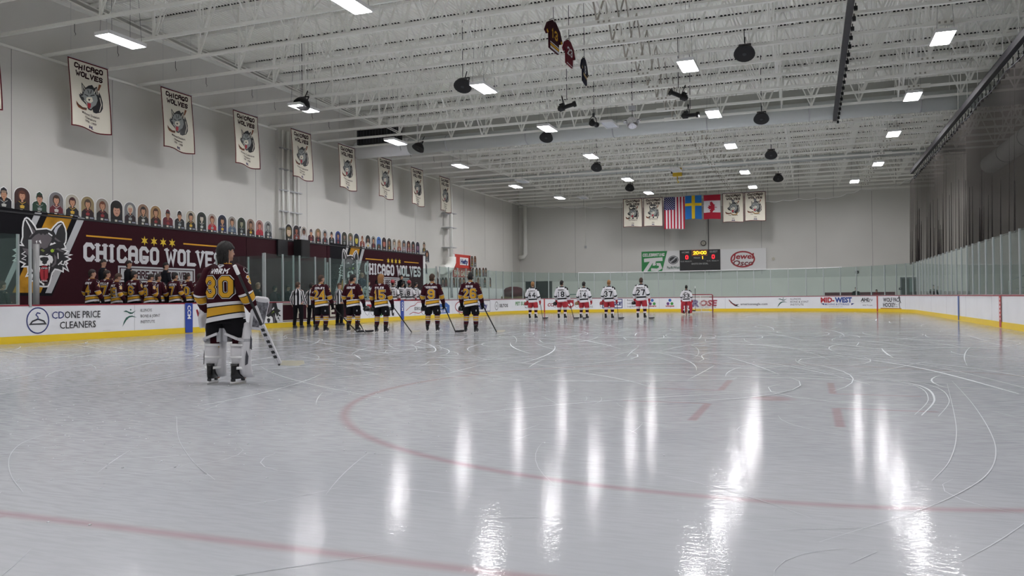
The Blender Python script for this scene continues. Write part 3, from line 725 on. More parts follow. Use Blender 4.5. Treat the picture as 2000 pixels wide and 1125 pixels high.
for i, dy in enumerate((0, 20.05)):
    lab = 'dark maroon lettered banner with snarling wolf head, ' + ('nearest on the left' if i == 0 else 'farther away behind the white-shirted bench')
    t = thing('wall_banner', lab, 'banner', (0, 0, 0), 0, 'bench banners')
    mb = MB().box((BX-.04, BY+dy, .6), (BX, BY+dy+11.85+(1.3 if i == 0 else 0), BT), maroon); mb.build('cloth', t)
    lay(BL, planeX(BX, BY+dy, BZ), 'printed_design', t, .004)
tag(MB().box((BX-.04, 31.45, .6), (BX, 38.25, BT), maroon2).build('wall_banner'), 'plain dull maroon wall covering between the two lettered banners', 'banner')
# low wall that carries the banners and the portraits
mb = MB().box((WL, 12, -.05), (BX-.045, 50.6, BT-.065), white).box((WL, 12, BT-.06), (BX+.02, 50.6, BT), bk)
tag(mb.build('wall_left'), kind='structure')
t = thing('bench_loudspeaker', 'black box loudspeaker mounted high on the plain maroon covering', 'loudspeaker', (BX+.4, 35.3, 3.35))
MB().box((-.22, -.35, 0), (.25, .4, .95), black).build('cabinet', t); MB().box((-.36, -.1, .3), (-.22, .1, .6), dgrey).box((.25, -.3, .05), (.265, .35, .9), M('grille', '1c1c1f', .5)).build('bracket', t)
tag(MB().box((BX+.04, 33.7, 3.4), (BX+.14, 34.5, 4.25), bk).build('equipment_case'), 'dark flat equipment case beside the high box loudspeaker', 'case')

# wolf face advertisement on the boards: same emblem, cropped
def board_face(W):
    D = lambda p: [((x)/1.0, y) for x, y in p]
    u = lambda pts, m: [([(.0+x*W, .2+y*.83) for x, y in pts], m)]
    gr = M('wolf_grey', '6a6468', .8)
    L0 = u([(0, 0), (0, .55), (.06, .9), (.2, 1), (.78, 1), (.84, .7), (.98, .6), (.86, .5), (1.0, .33), (.85, .34), (.95, .1), (.8, .2), (.82, 0)], bk)
    L1 = u([(.05, .1), (.1, .5), (.2, .9), (.35, .98), (.3, .7), (.42, .55), (.45, .98), (.6, .98), (.55, .6), (.42, .45), (.2, .42), (.15, .1)], gr) + u([(.62, .45), (.72, .3), (.7, .02), (.64, .02), (.64, .3)], gr) + \
         u([(.08, .75), (.13, .7), (.18, .45), (.12, .5)], lgrey)
    L2 = u([(.22, .02), (.24, .3), (.33, .36), (.42, .3), (.52, .36), (.6, .28), (.62, .02)], white) + u([(.57, .68), (.66, .8), (.68, .72), (.6, .64)], white) + u([(.3, .66), (.34, .84), (.37, .7)], white) + \
         u([(.72, .5), (.8, .34), (.9, .44), (.82, .22), (.92, .16), (.78, .12), (.72, .3)], white)
    L3 = u([(.34, .22), (.42, .26), (.5, .2), (.46, .04), (.38, .04)], bk) + u([(.22, .5), (.33, .48), (.28, .58)], ltgreen) + u([(.55, .48), (.68, .55), (.62, .6)], ltgreen) + u([(.75, .48), (.79, .3), (.86, .4)], bk)
    L4 = oval(.28*W, .2+.52*.83, .03, .03, bk, 8) + oval(.61*W, .2+.54*.83, .03, .03, bk, 8)
    return [L0, L1, L2, L3, L4]
ad(505, 549, board_face, 'dark wolf face with green eyes on the left side boards')
ad(552, 692, lambda W: [rect(0, .24, W, 1.0, maroon), rect(0, .27, W, .3, pale)+rect(0, .94, W, .97, pale)+btext('AAPIEL', W*.5, .36, .52, .11, pale, .62, 1.5)], 'maroon board panel with large pale letters behind the officials')
ad(716, 778, lambda W: [rect(.0, .58, .5, .88, dred) + ftext('rt', W-1.05, .3, .6, bk, .05, .9) + ftext('.', W-1.9, .3, .5, M('ad_green', '3f8f3a', .5), .05)], 'red block and black letters rt on the left side boards')
ad(793, 838, lambda W: [stroke([(0, .5), (.5, .72), (1.0, .78), (1.35, .95), (2.0, .97), (2.6, .8)], .035, dred)+stroke([(.4, .3), (.8, .4), (1.5, .33), (2.2, .5), (2.7, .52)], .035, dred)+ftext('SDEG', .95, .52, .16, dgrey, .02, 1.3)], 'red car outline with small grey letters on the left side boards')
ad(855, 878, lambda W: [rect(0, .26, W, .72, M('ad_blue', '2c5fa8', .5)), ([([(0, .72), (.3, .85), (.7, .78), (1.1, .92), (W, .72)], M('ad_blue', '2c5fa8', .5))]) + rect(.7, .82, 1.0, 1.0, dred) + ftext('BLUE', .3, .32, .16, white, .03, 1.5) + rect(.3, .55, W-.4, .62, lgrey)], 'blue picture advertisement with a small red roof')
ad(889, 918, lambda W: [ovalring(W/2, .62, W/2, .36, .06, dred)+ftext('Jewel', W/2, .62, .2, dred, .02, 1.3, .2, True)+ftext('Osco', W/2, .38, .2, bk, .02, 1.3, .2, True)], 'red oval logo reading Jewel Osco on the left side boards')
ad(926, 957, lambda W: [stroke([(0, .26), (W, .26), (W, .98), (0, .98), (0, .26)], .04, dgrey, True) + ftext('Hefty', W/2, .42, .42, navy, .05, 1.25, .15, True)], 'framed blue lettering reading Hefty on the left side boards')
ad(965, 1000, lambda W: [ovalring(.45, .6, .3, .28, .04, dgrey)+ftext('KI', .45, .52, .16, dgrey, .01, 1.2, 0, True)+ftext('SELTOS', 1.0, .5, .22, bk, .03, 1.35)], 'circle mark and black lettering reading SELTOS')
ad(1005, 1040, lambda W: [ftext('PET SUPPLIES', .1, .6, .26, M('ad_green2', '3c7d34', .5), .03, .95)+ftext('PLUS', 1.2, .36, .12, dgrey, 0, 1.3)], 'green lettering reading PET SUPPLIES on the far left corner boards')
stripe(1063, .1, redl, None, 'thin red line marker on the far left corner boards')
ad(1069, 1086, lambda W: [ftext('CCM', W/2, .48, .24, M('ad_maroon', '8a2c30', .5), .04, 1.1, .2, True)], 'dark red lettering reading CCM on the far corner boards')
def shield(W):
    c = W/2; return [[([(c-.32, .98), (c+.32, .98), (c+.34, .5), (c, .24), (c-.34, .5)], lgrey)], [([(c-.26, .94), (c+.26, .94), (c+.28, .52), (c, .3), (c-.28, .52)], dred)], rect(c-.22, .8, c, .92, maroon)+[([(c-.2, .62), (c-.1, .45), (c, .55), (c+.1, .45), (c+.2, .62), (c+.08, .74), (c-.08, .74)], white)]]
ad(1106, 1122, shield, 'red and white shield crest on the far end boards')
ad(1145, 1165, lambda W: [rect(0, .3, .04, .95, dgrey)+ftext('GLASS', .1, .34, .14, dgrey, .0, .8)], 'small grey lettering on the far end boards')
ad(1177, 1215, lambda W: [stroke([(0, .3), (W, .3), (W, .95), (0, .95), (0, .3)], .06, navy, True)+ftext('PENSKE', W/2, .5, .26, navy, .05, 1.1, .2, True)], 'blue framed lettering reading PENSKE on the far end boards')
ad(1220, 1248, lambda W: [rect(0, .3, .03, .98, lgrey)+ftext('Rental', .2, .82, .14, dgrey)+ftext('Lease', .2, .58, .14, dgrey)+ftext('Logistics', .2, .34, .14, dgrey)], 'small grey lettering reading Rental Lease Logistics')
def tri(name):
    def f(W):
        c = W/2; a = []
        for q, m in ((90, M('ad_blue', '2c5fa8', .5)), (210, M('ad_purple', '5b2a6e', .5)), (330, M('ad_green', '3f8f3a', .5))):
            x = c+.17*cos(radians(q)); y = .68+.17*sin(radians(q)); a += oval(x, y, .12, .12, m, 7)
        return [a + ftext(name, c, .36, .15, dred, .03, 1.15, 0, True)]
    return f
ad(1264, 1284, tri('revers'), 'three-colour ring with red lettering reading revers on the far end boards')
ad(1298, 1319, tri('unique'), 'three-colour ring with red lettering reading unique on the far end boards')
ad(1349, 1397, lambda W: [ftext('R', .1, .36, .5, M('ad_purple2', '5a4a86', .5), .05, 1.15, .15)+ftext('OSE', .62, .42, .42, M('ad_rose', '9c3b4c', .5), .05, 1.2, .15)+ftext('PEST SOLUTIONS', .7, .28, .09, dgrey, 0, 1.2)], 'large purple and red lettering reading ROSE behind the net')
ad(1423, 1500, lambda W: [[([(0, .92), (.28, .62), (.5, .5), (.75, .52), (.6, .42), (.8, .33), (.45, .38), (.15, .62)], bk)]+stroke([(.02, .8), (.3, .52), (.5, .45)], .03, dred)+ftext('americaneagle.com', .85, .45, .17, dgrey, .01, 1.05)], 'eagle mark and grey lettering reading americaneagle.com')
ad(1517, 1587, lambda W: [figure_logo(.42, .60, 1.0)+ftext('ILLINOIS', .95, .80, .14, dgrey)+ftext('BONE & JOINT', .95, .6, .14, dgrey)+ftext('INSTITUTE', .95, .4, .14, dgrey)], 'green figure mark and grey lettering on the far end boards')
ad(1603, 1671, lambda W: [ftext('MID-', 0, .62, .34, M('ad_red', 'a8202c', .5), .05, 1.0)+ftext('WEST', 1.02, .62, .34, M('ad_blue3', '1f3f8a', .5), .05, 1.0)+ftext('MOVING & STORAGE', .3, .42, .13, M('ad_blue3', '1f3f8a', .5), .01, 1.05)+[([(.0, .55), (.25, .55), (.25, .42)], navy), ([(2.25, .55), (2.5, .55), (2.25, .42)], navy)]+ftext('ESTABLISHED 1983', .6, .28, .09, lgrey)], 'red and blue lettering reading MID-WEST MOVING & STORAGE')
ad(1681, 1709, lambda W: [ftext('AHL', 0, .68, .24, bk, .04, 1.1, .2)+ftext('TV', .68, .68, .17, bk, .01, 1.2)+rect(.05, .6, .85, .615, dgrey)+ftext('AHLTV.com', .15, .38, .1, dgrey, 0, 1.2)], 'black lettering reading AHLTV on the far right corner boards')
stripe(1714, .1, redl, None, 'thin red line marker on the far right corner boards')
ad(1725, 1772, lambda W: [ftext('WOLF PACK', .0, .66, .26, bk, .03, .92)+ftext('HOCKEY', .0, .33, .26, bk, .03, .88)+stroke([(1.28, .36), (1.5, .36)], .02, bk)+stroke([(1.28, .48), (1.5, .48)], .02, bk)+stroke([(1.75, .95), (1.85, .7), (1.72, .5), (1.8, .28)], .07, bk)+oval(1.72, .95, .08, .08, bk, 8)+stroke([(1.75, .8), (1.95, .6)], .05, bk), rect(-.25, .1, 2.0, .26, M('ad_tan', 'b07c34', .6))], 'black lettering reading WOLF PACK HOCKEY with a player sketch')
stripe(1873, .26, M('stripe_blue2', '3b5fa8', .45), None, 'blue stripe marker on the right side boards', 1.03)
s = s_at(1955, hi=S_ALL-9)
mk = [rect(-.14, .02, .14, 1.03, redl), [r_ for i in range(6) for r_ in rect(-.05, .26+i*.13, .05, .33+i*.13, white)]]
o = lay(mk, lambda u, v, h: onboard(s)(u, v, h+.022), 'line_marker', BO['right'], .003); o['label'] = 'red and white dashed centre stripe on the right side boards'

# ------------------------------------------------------------------ glass panes above the boards
GT = 3.05
def pane_meshes(L, gz0=1.07, gz1=GT):
    g = MB().box((-L/2+.02, .045, gz0), (L/2-.02, .057, gz1-.02), glassm).mesh('pane')
    p = MB().box((-.028, .02, gz0), (.028, .08, gz1), alu).mesh('post')
    f = MB().box((-L/2, .04, gz0), (L/2, .062, gz0+.02), alu).mesh('channel')
    return g, p, f
gp, gpost, gch = pane_meshes(1.22)
def pane(P, ang, lab, grp, lead=True):
    t = thing('rink_glass', lab, 'glass', (P.x, P.y, 0), ang, grp)
    link('pane', gp, t); link('post', gpost, t, (-.61, 0, 0)); link('bottom_channel', gch, t)
    return t
def glass_run(s0, s1, lab, grp):
    n = max(1, round((s1-s0)/1.22))
    for i in range(n):
        a, b = bpath(s0+(s1-s0)*i/n)[0], bpath(s0+(s1-s0)*(i+1)/n)[0]; d = b-a
        nn = bpath(s0+(s1-s0)*(i+.5)/n)[1]; m_ = (a+b)/2 + nn*.0
        # local +y must point outward
        ang = math.atan2(d.y, d.x)
        t = pane(m_, ang, lab, grp); t.scale.x = d.length/1.22
yl = lambda y: y-Y0B
glass_run(yl(10.4), yl(15.85), 'clear glass pane above the near left boards, left of the wolf banner', 'near left glass')
glass_run(yl(26.5), yl(34.6), 'clear glass pane above the left side boards between the two team benches', 'middle left glass')
glass_run(yl(42.6), S1, 'clear glass pane above the left side boards beyond the far bench', 'far left glass')
glass_run(S1, S2, 'greenish glass pane curving round the far left corner boards', 'left corner glass')
glass_run(S2, S3, 'greenish glass pane in the straight row above the far end boards', 'end glass')
glass_run(S3, S4, 'greenish glass pane curving round the far right corner boards', 'right corner glass')
glass_run(S4, S_ALL-12, 'greenish glass pane in the long row above the right side boards', 'right side glass')
# white tape hem on the end glass
mb = MB()
sweep(mb, S2-5, S3+5, [(.03, GT-.03), (.07, GT-.03), (.07, GT+.015), (.03, GT+.015)], white, .6)
tag(mb.build('glass_edging'), 'white edging tape along the top of the far end glass', 'edging')
# penalty box and bench end partitions
def partition(x0, x1, y, lab):
    t = thing('glass_partition', lab, 'glass partition')
    MB().box((x0, y-.006, .1), (x1, y+.006, GT-.1), glassm).build('pane', t)
    MB().box((x0-.03, y-.03, 0), (x0+.03, y+.03, GT), alu).build('post', t); MB().box((x1-.03, y-.03, 0), (x1+.03, y+.03, GT), alu).build('post', t)
for y, lab in ((15.95, 'glass partition with posts at the near end of the home bench'), (26.6, 'glass partition at the far end of the home bench'), (28.6, 'glass partition beside the dark timekeeper area'), (31.0, 'glass partition behind the three officials'), (34.7, 'glass partition beside the near end of the visitors bench'), (42.5, 'glass partition at the far end of the visitors bench')):
    partition(-23.1, -20.75, y, lab)
t = thing('post_pipe', 'thick steel post standing before the snarling wolf on the nearest banner', 'post', (-21.3, 16.95, 0))
MB().tube([(0, 0, 0), (0, 0, 2.85)], .085, M('post_steel', '8f8f90', .45, .5), 12).build('tube', t); MB().tube([(0, 0, 0), (0, 0, .03)], .16, alu, 12).build('foot_plate', t)
tag(MB().box((-20.56, 16.12, 1.0), (-20.5, 16.18, 2.9), alu).build('glass_post'), 'slim pale post on the boards just left of the thick steel post', 'post')
# floors and benches behind the boards
for y0, y1, lab in ((16.2, 26.4, 'home'), (35.0, 42.4, 'visitors')):
    tag(MB().box((-25.0, y0, -.05), (-20.7, y1, .28), M('rubber_floor', '26262a', .9)).build('bench_platform'), 'low black rubber platform under the ' + lab + ' bench', 'platform')
    t = thing('team_bench', 'long wooden bench behind the ' + lab + ' players', 'bench', (-22.15, (y0+y1)/2, .28)); L = (y1-y0)/2-.3
    MB().box((-.13, -L, .42), (.13, L, .47), M('bench_wood', '8a6a44', .6)).build('seat', t)
    lg = MB().box((-.15, -.04, 0), (.15, .04, .42), dgrey).mesh('leg')
    for q in range(5): link('leg', lg, t, (0, -L+.2+q*(2*L-.4)/4, 0))
    tag(MB().box((-24.6, y0, .29), (-22.32, y1, .66), M('rubber_floor', '26262a', .9)).build('bench_platform'), 'raised dark step where the coaches stand behind the ' + lab + ' bench', 'platform')

# ================================================================== SCOREBOARD AND FLAGS
Yw = WB-.16
def wrect(px0, py0, px1, py1):
    a = at(px0, py0, Y=Yw); b = at(px1, py1, Y=Yw); return a.x, b.z, b.x, a.z
x0, z0, x1, z1 = at(1253, 493, Y=Yw).x, at(1374, 528.5, Y=Yw).z, at(1496, 483, Y=Yw).x, at(1374, 488, Y=Yw).z
W_, H_ = x1-x0, z1-z0
t = thing('scoreboard', 'wide scoreboard on the back wall with green and white sponsor panels', 'scoreboard', (0, 0, 0))
fa = .318; fb = .645
MB().box((x0, Yw, z0), (x1, WB-.005, z1), lgrey).build('cabinet', t)
gw = [(0, 0), (.17*W_, 0), (.215*W_, H_), (0, H_)]
pl = planeY(Yw, x0, z0); sg_ = white
L1 = [(gw, green)] + [([(.172*W_, 0), (fa*W_, 0), (fa*W_, H_), (.217*W_, H_)], white)] + rect(fb*W_, 0, W_, H_, white)
L2 = btext('CELEBRATING', .1*W_, .75*H_, .15*H_, .03*H_, white, .42, .16, .15) + stroke([(.03*W_, .62*H_), (.17*W_, .66*H_)], .07*H_, white) \
   + stroke([(.035*W_, .56*H_), (.095*W_, .58*H_), (.035*W_, .06*H_)], .17*H_, white) + stroke([(.165*W_, .58*H_), (.11*W_, .57*H_), (.105*W_, .36*H_), (.15*W_, .35*H_), (.16*W_, .18*H_), (.13*W_, .08*H_), (.09*W_, .1*H_)], .13*H_, white) \
   + oval(.265*W_, .55*H_, .043*W_, .21*H_, dgrey, 20, .12) + ftext('PacificWest', .265*W_, .12*H_, .13*H_, M('ink_green', '1d5a45', .6), .02, .72, 0, True) \
   + ovalring(.82*W_, .5*H_, .09*W_, .36*H_, .07*H_, dred) + ftext('Jewel', .82*W_, .52*H_, .26*H_, dred, .03, 1.2, .15, True) + ftext('Osco', .82*W_, .2*H_, .26*H_, M('osco_red', '7a3038', .5), .03, 1.2, .15, True)
L3 = stroke([(.24*W_, .45*H_), (.27*W_, .58*H_), (.29*W_, .7*H_)], .06*H_, lgrey) + stroke([(.1*W_, .2*H_), (.125*W_, .32*H_), (.12*W_, .42*H_)], .04*H_, green) + stroke([(.115*W_, .3*H_), (.135*W_, .24*H_)], .03*H_, green) + ovalring(.265*W_, .55*H_, .036*W_, .17*H_, .03*H_, lgrey)
lay([L1, L2, L3], pl, 'sponsor_panels', t, .01)
dp = MB().box((x0+fa*W_, Yw-.06, z0-.02), (x0+fb*W_, Yw, z1+.02), bk).build('display', t)
dl = planeY(Yw-.06, x0+fa*W_, z0); DW = (fb-fa)*W_
amber = M('amber_led', 'ffb41e', .5, emit=3.2); redled = M('red_led', 'ff1c2a', .5, emit=2.4); dm = M('panel_print', 'b9b9b9', .6)
La = [ftext('HOME', .15*DW, .86*H_, .09*H_, dm, .01, 1.0, 0, True)+ftext('GUEST', .84*DW, .86*H_, .09*H_, dm, .01, 1.0, 0, True)+ftext('PERIOD', .43*DW, .59*H_, .065*H_, dm, .01, 1.0, 0, True)
      + ftext('PLYR', .07*DW, .43*H_, .06*H_, dm, .0, .95, 0, True)+ftext('PENALTY', .22*DW, .43*H_, .06*H_, dm, 0, .95, 0, True)+ftext('PLYR', .72*DW, .43*H_, .06*H_, dm, .0, .95, 0, True)+ftext('PENALTY', .88*DW, .43*H_, .06*H_, dm, 0, .95, 0, True)
      + ftext('SHOTS ON GOAL', .5*DW, .3*H_, .08*H_, dm, .01, .9, 0, True) + stroke([(.31*DW, .73*H_), (.68*DW, .73*H_), (.68*DW, .99*H_), (.31*DW, .99*H_), (.31*DW, .73*H_)], .02*H_, oran, True)]
o = lay(La, dl, 'panel_lettering', dp, .008)
lay([btext('20:00', .5*DW, .78*H_, .165*H_, .035*H_, amber, .55, .22) + btext('1', .57*DW, .56*H_, .14*H_, .035*H_, amber)], dl, 'clock_digits', dp, .008)
lay([btext('0', .18*DW, .56*H_, .2*H_, .04*H_, redled, .5) + btext('0', .83*DW, .56*H_, .2*H_, .04*H_, redled, .5)], dl, 'score_digits', dp, .008)
P_ = at(1374, 475, Y=WB-.05); t = thing('wall_clock', 'round white wall clock with dark rim above the scoreboard', 'clock', P_)
MB().tube([(0, 0, 0), (0, -.08, 0)], .24, dgrey, 24).build('case', t); MB().tube([(0, -.08, 0), (0, -.085, 0)], .18, pale, 24).build('dial', t)
MB().bar((0, -.09, 0), (-.07, -.09, .1), .02, .005, bk, (0, 1, 0)).bar((0, -.09, 0), (.02, -.09, -.05), .02, .005, bk, (0, 1, 0)).build('hands', t)
tag(MB().tube([(at(1510.5, 505.5, Y=WB).x, WB-.005, at(1510.5, 505.5, Y=WB).z), (at(1510.5, 505.5, Y=WB).x, WB-.1, at(1510.5, 505.5, Y=WB).z)], .13, pale, 16).build('wall_vent'), 'small round cream vent cover right of the scoreboard', 'vent')

def cloth_panel(name, parent, X0, Z1, W, H, m, plane, amp=.05, waves=1.5, skew=0., nx=24, nz=12, back=None):
    """hanging cloth: gentle folds; returns the function that places artwork on it"""
    def surf(u, v, h):      # u 0..W, v 0..H from the bottom
        d = amp*sin(waves*2*pi*u/W + v*1.1)*(1-v/H)**.8
        if plane == 'y': return Vector((X0[0]+u+skew*(1-v/H), X0[1]+d-h, Z1-H+v + .03*sin(u*3)*(1-v/H)))
        return Vector((X0[0]+d+h, X0[1]+u+skew*(1-v/H)*1.0, Z1-H+v + .05*sin(u*3+1)*(1-v/H)))
    mb = MB()
    for side, off in ((0, 0.), (1, -.012)):
        k = len(mb.v)
        for j in range(nz+1):
            for i in range(nx+1): mb.v.append(tuple(surf(W*i/nx, H*j/nz, off)))
        for j in range(nz):
            for i in range(nx):
                q = (k+j*(nx+1)+i, k+j*(nx+1)+i+1, k+(j+1)*(nx+1)+i+1, k+(j+1)*(nx+1)+i); mb.face(q if side == 0 else q[::-1], m, True)
    mb.build(name, parent); return surf
def split(art, mx):
    out = []
    for f, m in art:
        xs = [p[0] for p in f]; ys = [p[1] for p in f]; w_ = max(xs)-min(xs); h_ = max(ys)-min(ys)
        if len(f) == 4 and max(w_, h_) > mx:
            a, b, c, d = [Vector((p[0], p[1])) for p in f]; e1 = max((b-a).length, (c-d).length); e2 = max((d-a).length, (c-b).length); n1 = int(e1/mx)+1; n2 = int(e2/mx)+1
            for i in range(n1):
                for j in range(n2):
                    g = lambda s, t_: (a.lerp(b, s)).lerp(d.lerp(c, s), t_)
                    out.append(([g(i/n1, j/n2), g((i+1)/n1, j/n2), g((i+1)/n1, (j+1)/n2), g(i/n1, (j+1)/n2)], m))
        else: out.append((f, m))
    return out
FY = 68.6
def flagbox(pl, pr, pt, pb): # picture span -> X0, width, top z, height
    a = at(pl, pt, Y=FY); b = at(pr, pt, Y=FY); c = at((pl+pr)/2, pb, Y=FY); d = at((pl+pr)/2, pt, Y=FY)
    return a.x, b.x-a.x, d.z, d.z-c.z
def rod(t, x0, w_, z1):
    MB().tube([(x0-.05, FY, z1+.02), (x0+w_+.05, FY, z1+.02)], .025, lgrey, 6).build('rod', t)
    mb = MB()
    for q in (.1, .9): mb.tube([(x0+w_*q, FY, z1), (x0+w_*q, FY, JZ+.05)], .01, grey, 4)
    mb.build('cord', t)
# United States, hung vertically
x0, w_, z1, h_ = flagbox(1297, 1337, 385, 447); t = thing('flag', 'vertical red and white striped flag with a blue starred corner, left of the blue flag', 'flag'); rod(t, x0, w_, z1)
fr, fw_, fb_ = M('flag_red', 'a5283a', .85), M('flag_white', 'd9d6da', .85), M('flag_blue', '242c5c', .85)
sf = cloth_panel('cloth', t, (x0, FY), z1, w_, h_, fw_, 'y', .05, 1.5)
a = []
for i in range(13):
    if i % 2 == 0:
        for q in range(12): a += rect(w_*i/13, h_*q/12, w_*(i+1)/13, h_*(q+1)/12, fr)
a2 = []
for i in range(8):
    for j in range(6): a2 += rect(w_*.53*i/8, h_*(.6+.4*j/6), w_*.53*(i+1)/8, h_*(.6+.4*(j+1)/6), fb_)
a3 = []
for j in range(11):
    for i in range(5 if j % 2 == 0 else 4): a3 += oval(w_*.53*(.1+.2*i+(.1 if j % 2 else 0)), h_*(.63+.034*j), .035, .035, fw_, 6)
lay([a, a2, a3], sf, 'flag_pattern', t, .008, sub=.25)
x0, w_, z1, h_ = flagbox(1338, 1370, 382, 428); t = thing('flag', 'blue flag with a yellow cross hanging in the middle', 'flag'); rod(t, x0, w_, z1)
fy = M('flag_yellow', 'd9b62c', .85); sf = cloth_panel('cloth', t, (x0, FY), z1, w_, h_, M('flag_sky', '2f6fb4', .85), 'y', .06, 1.2)
lay([split(rect(w_*.4, 0, w_*.6, h_, fy)+rect(0, h_*.56, w_*.4, h_*.68, fy)+rect(w_*.6, h_*.56, w_, h_*.68, fy), .2)], sf, 'flag_pattern', t, .008, sub=.2)
x0, w_, z1, h_ = flagbox(1374, 1407, 380.5, 428); t = thing('flag', 'red and white flag with a red maple leaf turned on its side', 'flag'); rod(t, x0, w_, z1)
sf = cloth_panel('cloth', t, (x0, FY), z1, w_, h_, fw_, 'y', .05, 1.3)
lf = [(0, .5), (.1, .3), (.22, .36), (.16, .1), (.3, .2), (.36, .12), (.56, .22), (.5, .08), (.62, .04), (.6, -.02)]
leaf = [(a_, b_) for a_, b_ in lf] + [(a_, -.04-b_) for a_, b_ in lf[::-1]]
lv = [(.5*w_+(-(q[1]))*1.15*.8*w_*.6*-1*-1, .47*h_+(q[0]-.3)*.0) for q in leaf]
lp = []
half = [(0, .30), (.05, .2), (.12, .23), (.1, .07), (.2, .16), (.22, .11), (.33, .14), (.3, .06), (.36, .03), (.16, -.12), (.18, -.17), (.02, -.15), (.015, -.3)]
lpoly = [(x, y) for x, y in half] + [(-x, y) for x, y in half[::-1][:-1]]
lpoly = [(.5*w_ - y*w_*.95, .48*h_ + x*w_*1.05) for x, y in lpoly]   # tip points left
lay([split(rect(0, 0, w_, h_*.27, fr)+rect(0, h_*.76, w_, h_, fr), .25), [(lpoly, fr)]], sf, 'flag_pattern', t, .008, sub=.2)

# hanging championship banners
def wolf_stick(k):
    """wolf head with stick, traced from the nearest hanging banner; (0..1.75, 0..2.5)"""
    C4 = [(18, 60), (560, 225), (585, 1100), (68, 985)]
    def q(pts):
        o = []
        for x, y in pts:   # inverse of the sheared quad
            u = (x-18-50*((y-60)/925))/(542-25*((y-60)/925)); vt = 60+165*u; vb = 985+115*u; v = (y-vt)/(vb-vt); o.append((u*1.75, (1-v)*2.5))
        return o
    P = lambda pts, m: [(q(pts), m)]
    S = lambda pts, t, m: stroke(q(pts), t, m)
    gr = M('emblem_grey', '8f9391', .85)
    L1 = P([(430, 520), (455, 580), (475, 660), (478, 740), (455, 785), (400, 798), (365, 785), (355, 745), (385, 700), (420, 640)], bk) + P([(118, 655), (150, 700), (210, 735), (278, 735), (268, 770), (200, 768), (145, 745), (122, 705)], brown) + P([(430, 422), (462, 436), (430, 505), (412, 500)], brown) \
       + P([(215, 540), (205, 400), (262, 470), (300, 440), (345, 430), (370, 470), (405, 450), (418, 540), (440, 620), (425, 690), (370, 730), (340, 765), (300, 755), (262, 690), (235, 668), (200, 640), (172, 600), (165, 560), (190, 570), (180, 540), (210, 560)], bk)
    L2 = P([(240, 520), (262, 490), (300, 478), (352, 490), (375, 530), (405, 580), (415, 630), (395, 690), (358, 715), (335, 745), (300, 735), (280, 680), (250, 650), (228, 600), (190, 590), (225, 575)], gr) + S([(225, 520), (222, 440), (250, 490)], .03, cloth) + S([(375, 530), (395, 480), (405, 550)], .03, cloth) + S([(440, 600), (460, 690), (440, 770)], .03, cloth) + S([(130, 690), (200, 745), (262, 752)], .03, bk)
    L3 = P([(270, 600), (300, 590), (345, 590), (360, 640), (330, 665), (290, 655), (268, 640)], cloth) + P([(285, 668), (332, 672), (330, 720), (305, 742), (285, 715)], dred) + S([(250, 560), (290, 575)], .035, bk) + S([(330, 570), (370, 560)], .035, bk) + S([(290, 500), (305, 540)], .03, bk) + S([(335, 500), (325, 540)], .03, bk) + S([(235, 640), (270, 670), (280, 720)], .025, cloth)
    L4 = P([(290, 615), (325, 615), (308, 645)], bk)
    return [L1, L2, L3, L4]
WS = wolf_stick(1)
mar2 = M('banner_edge', '5a1f26', .85); inkb = M('ink_dark_red', '2a1214', .85)
def champ_layers(l1, l2, l3, l4, W=1.75, H=2.5, logo=True):
    kx, ky = W/1.75, H/2.5
    bd = .045; e = rect(0, 0, W, bd, mar2)+rect(0, H-bd, W, H, mar2)+rect(0, 0, bd, H, mar2)+rect(W-bd, 0, W, H, mar2)
    tx = btext('CHICAGO', W*.5, H*.865, .2*ky, .052, inkb, .62, .18, .12, jit=.12) + btext('WOLVES', W*.5, H*.765, .2*ky, .052, inkb, .62, .18, .12, jit=.12)
    hh = .085*ky
    def fit(s, y, b=.02):
        w0 = fwidth(s, hh, 1, b); return ftext(s, W/2, y, hh, inkb, b, min(1, W*.78/w0), 0, True)
    tx += fit(l1, H*.222) + fit(l2, H*.168) + fit(l3, H*.113)
    tx += ftext(l4, W/2, H*.042, .10*ky, M('ink_blue', '3a3560', .85), .06, 1.1, .25, True)
    WW = [[([(p[0]*kx, p[1]*ky) for p in f], m) for f, m in L] for L in WS]
    return [split(e, .3)+tx+WW[0]] + WW[1:]
texts = [('Midwest Division', 'Champions', '1998 - 1999', 'IHL', 'dated 1998 - 1999, nearest of the row'), ('Midwest Division', 'Champions', '1997 - 1998', 'IHL', 'second in the row from the left'), ('Western Conference', 'Champions', '1997 - 1998', 'IHL', 'third in the row from the left'),
         ('Western Conference', 'Champions', '1999 - 2000', 'IHL', 'fourth in the row, just past the wall conduits'), ('Western Conference', 'Champions', '2000 - 2001', '(IHL)', 'fifth in the row'), ('Western Conference', 'Champions', '2001 - 2002', '(AHL)', 'sixth in the row'),
         ('West Conference', 'Champions', '2004 - 2005', '(AHL)', 'seventh in the row'), ('West Division', 'Champions', '2007 - 2008', 'AHL', 'eighth and farthest in the row')]
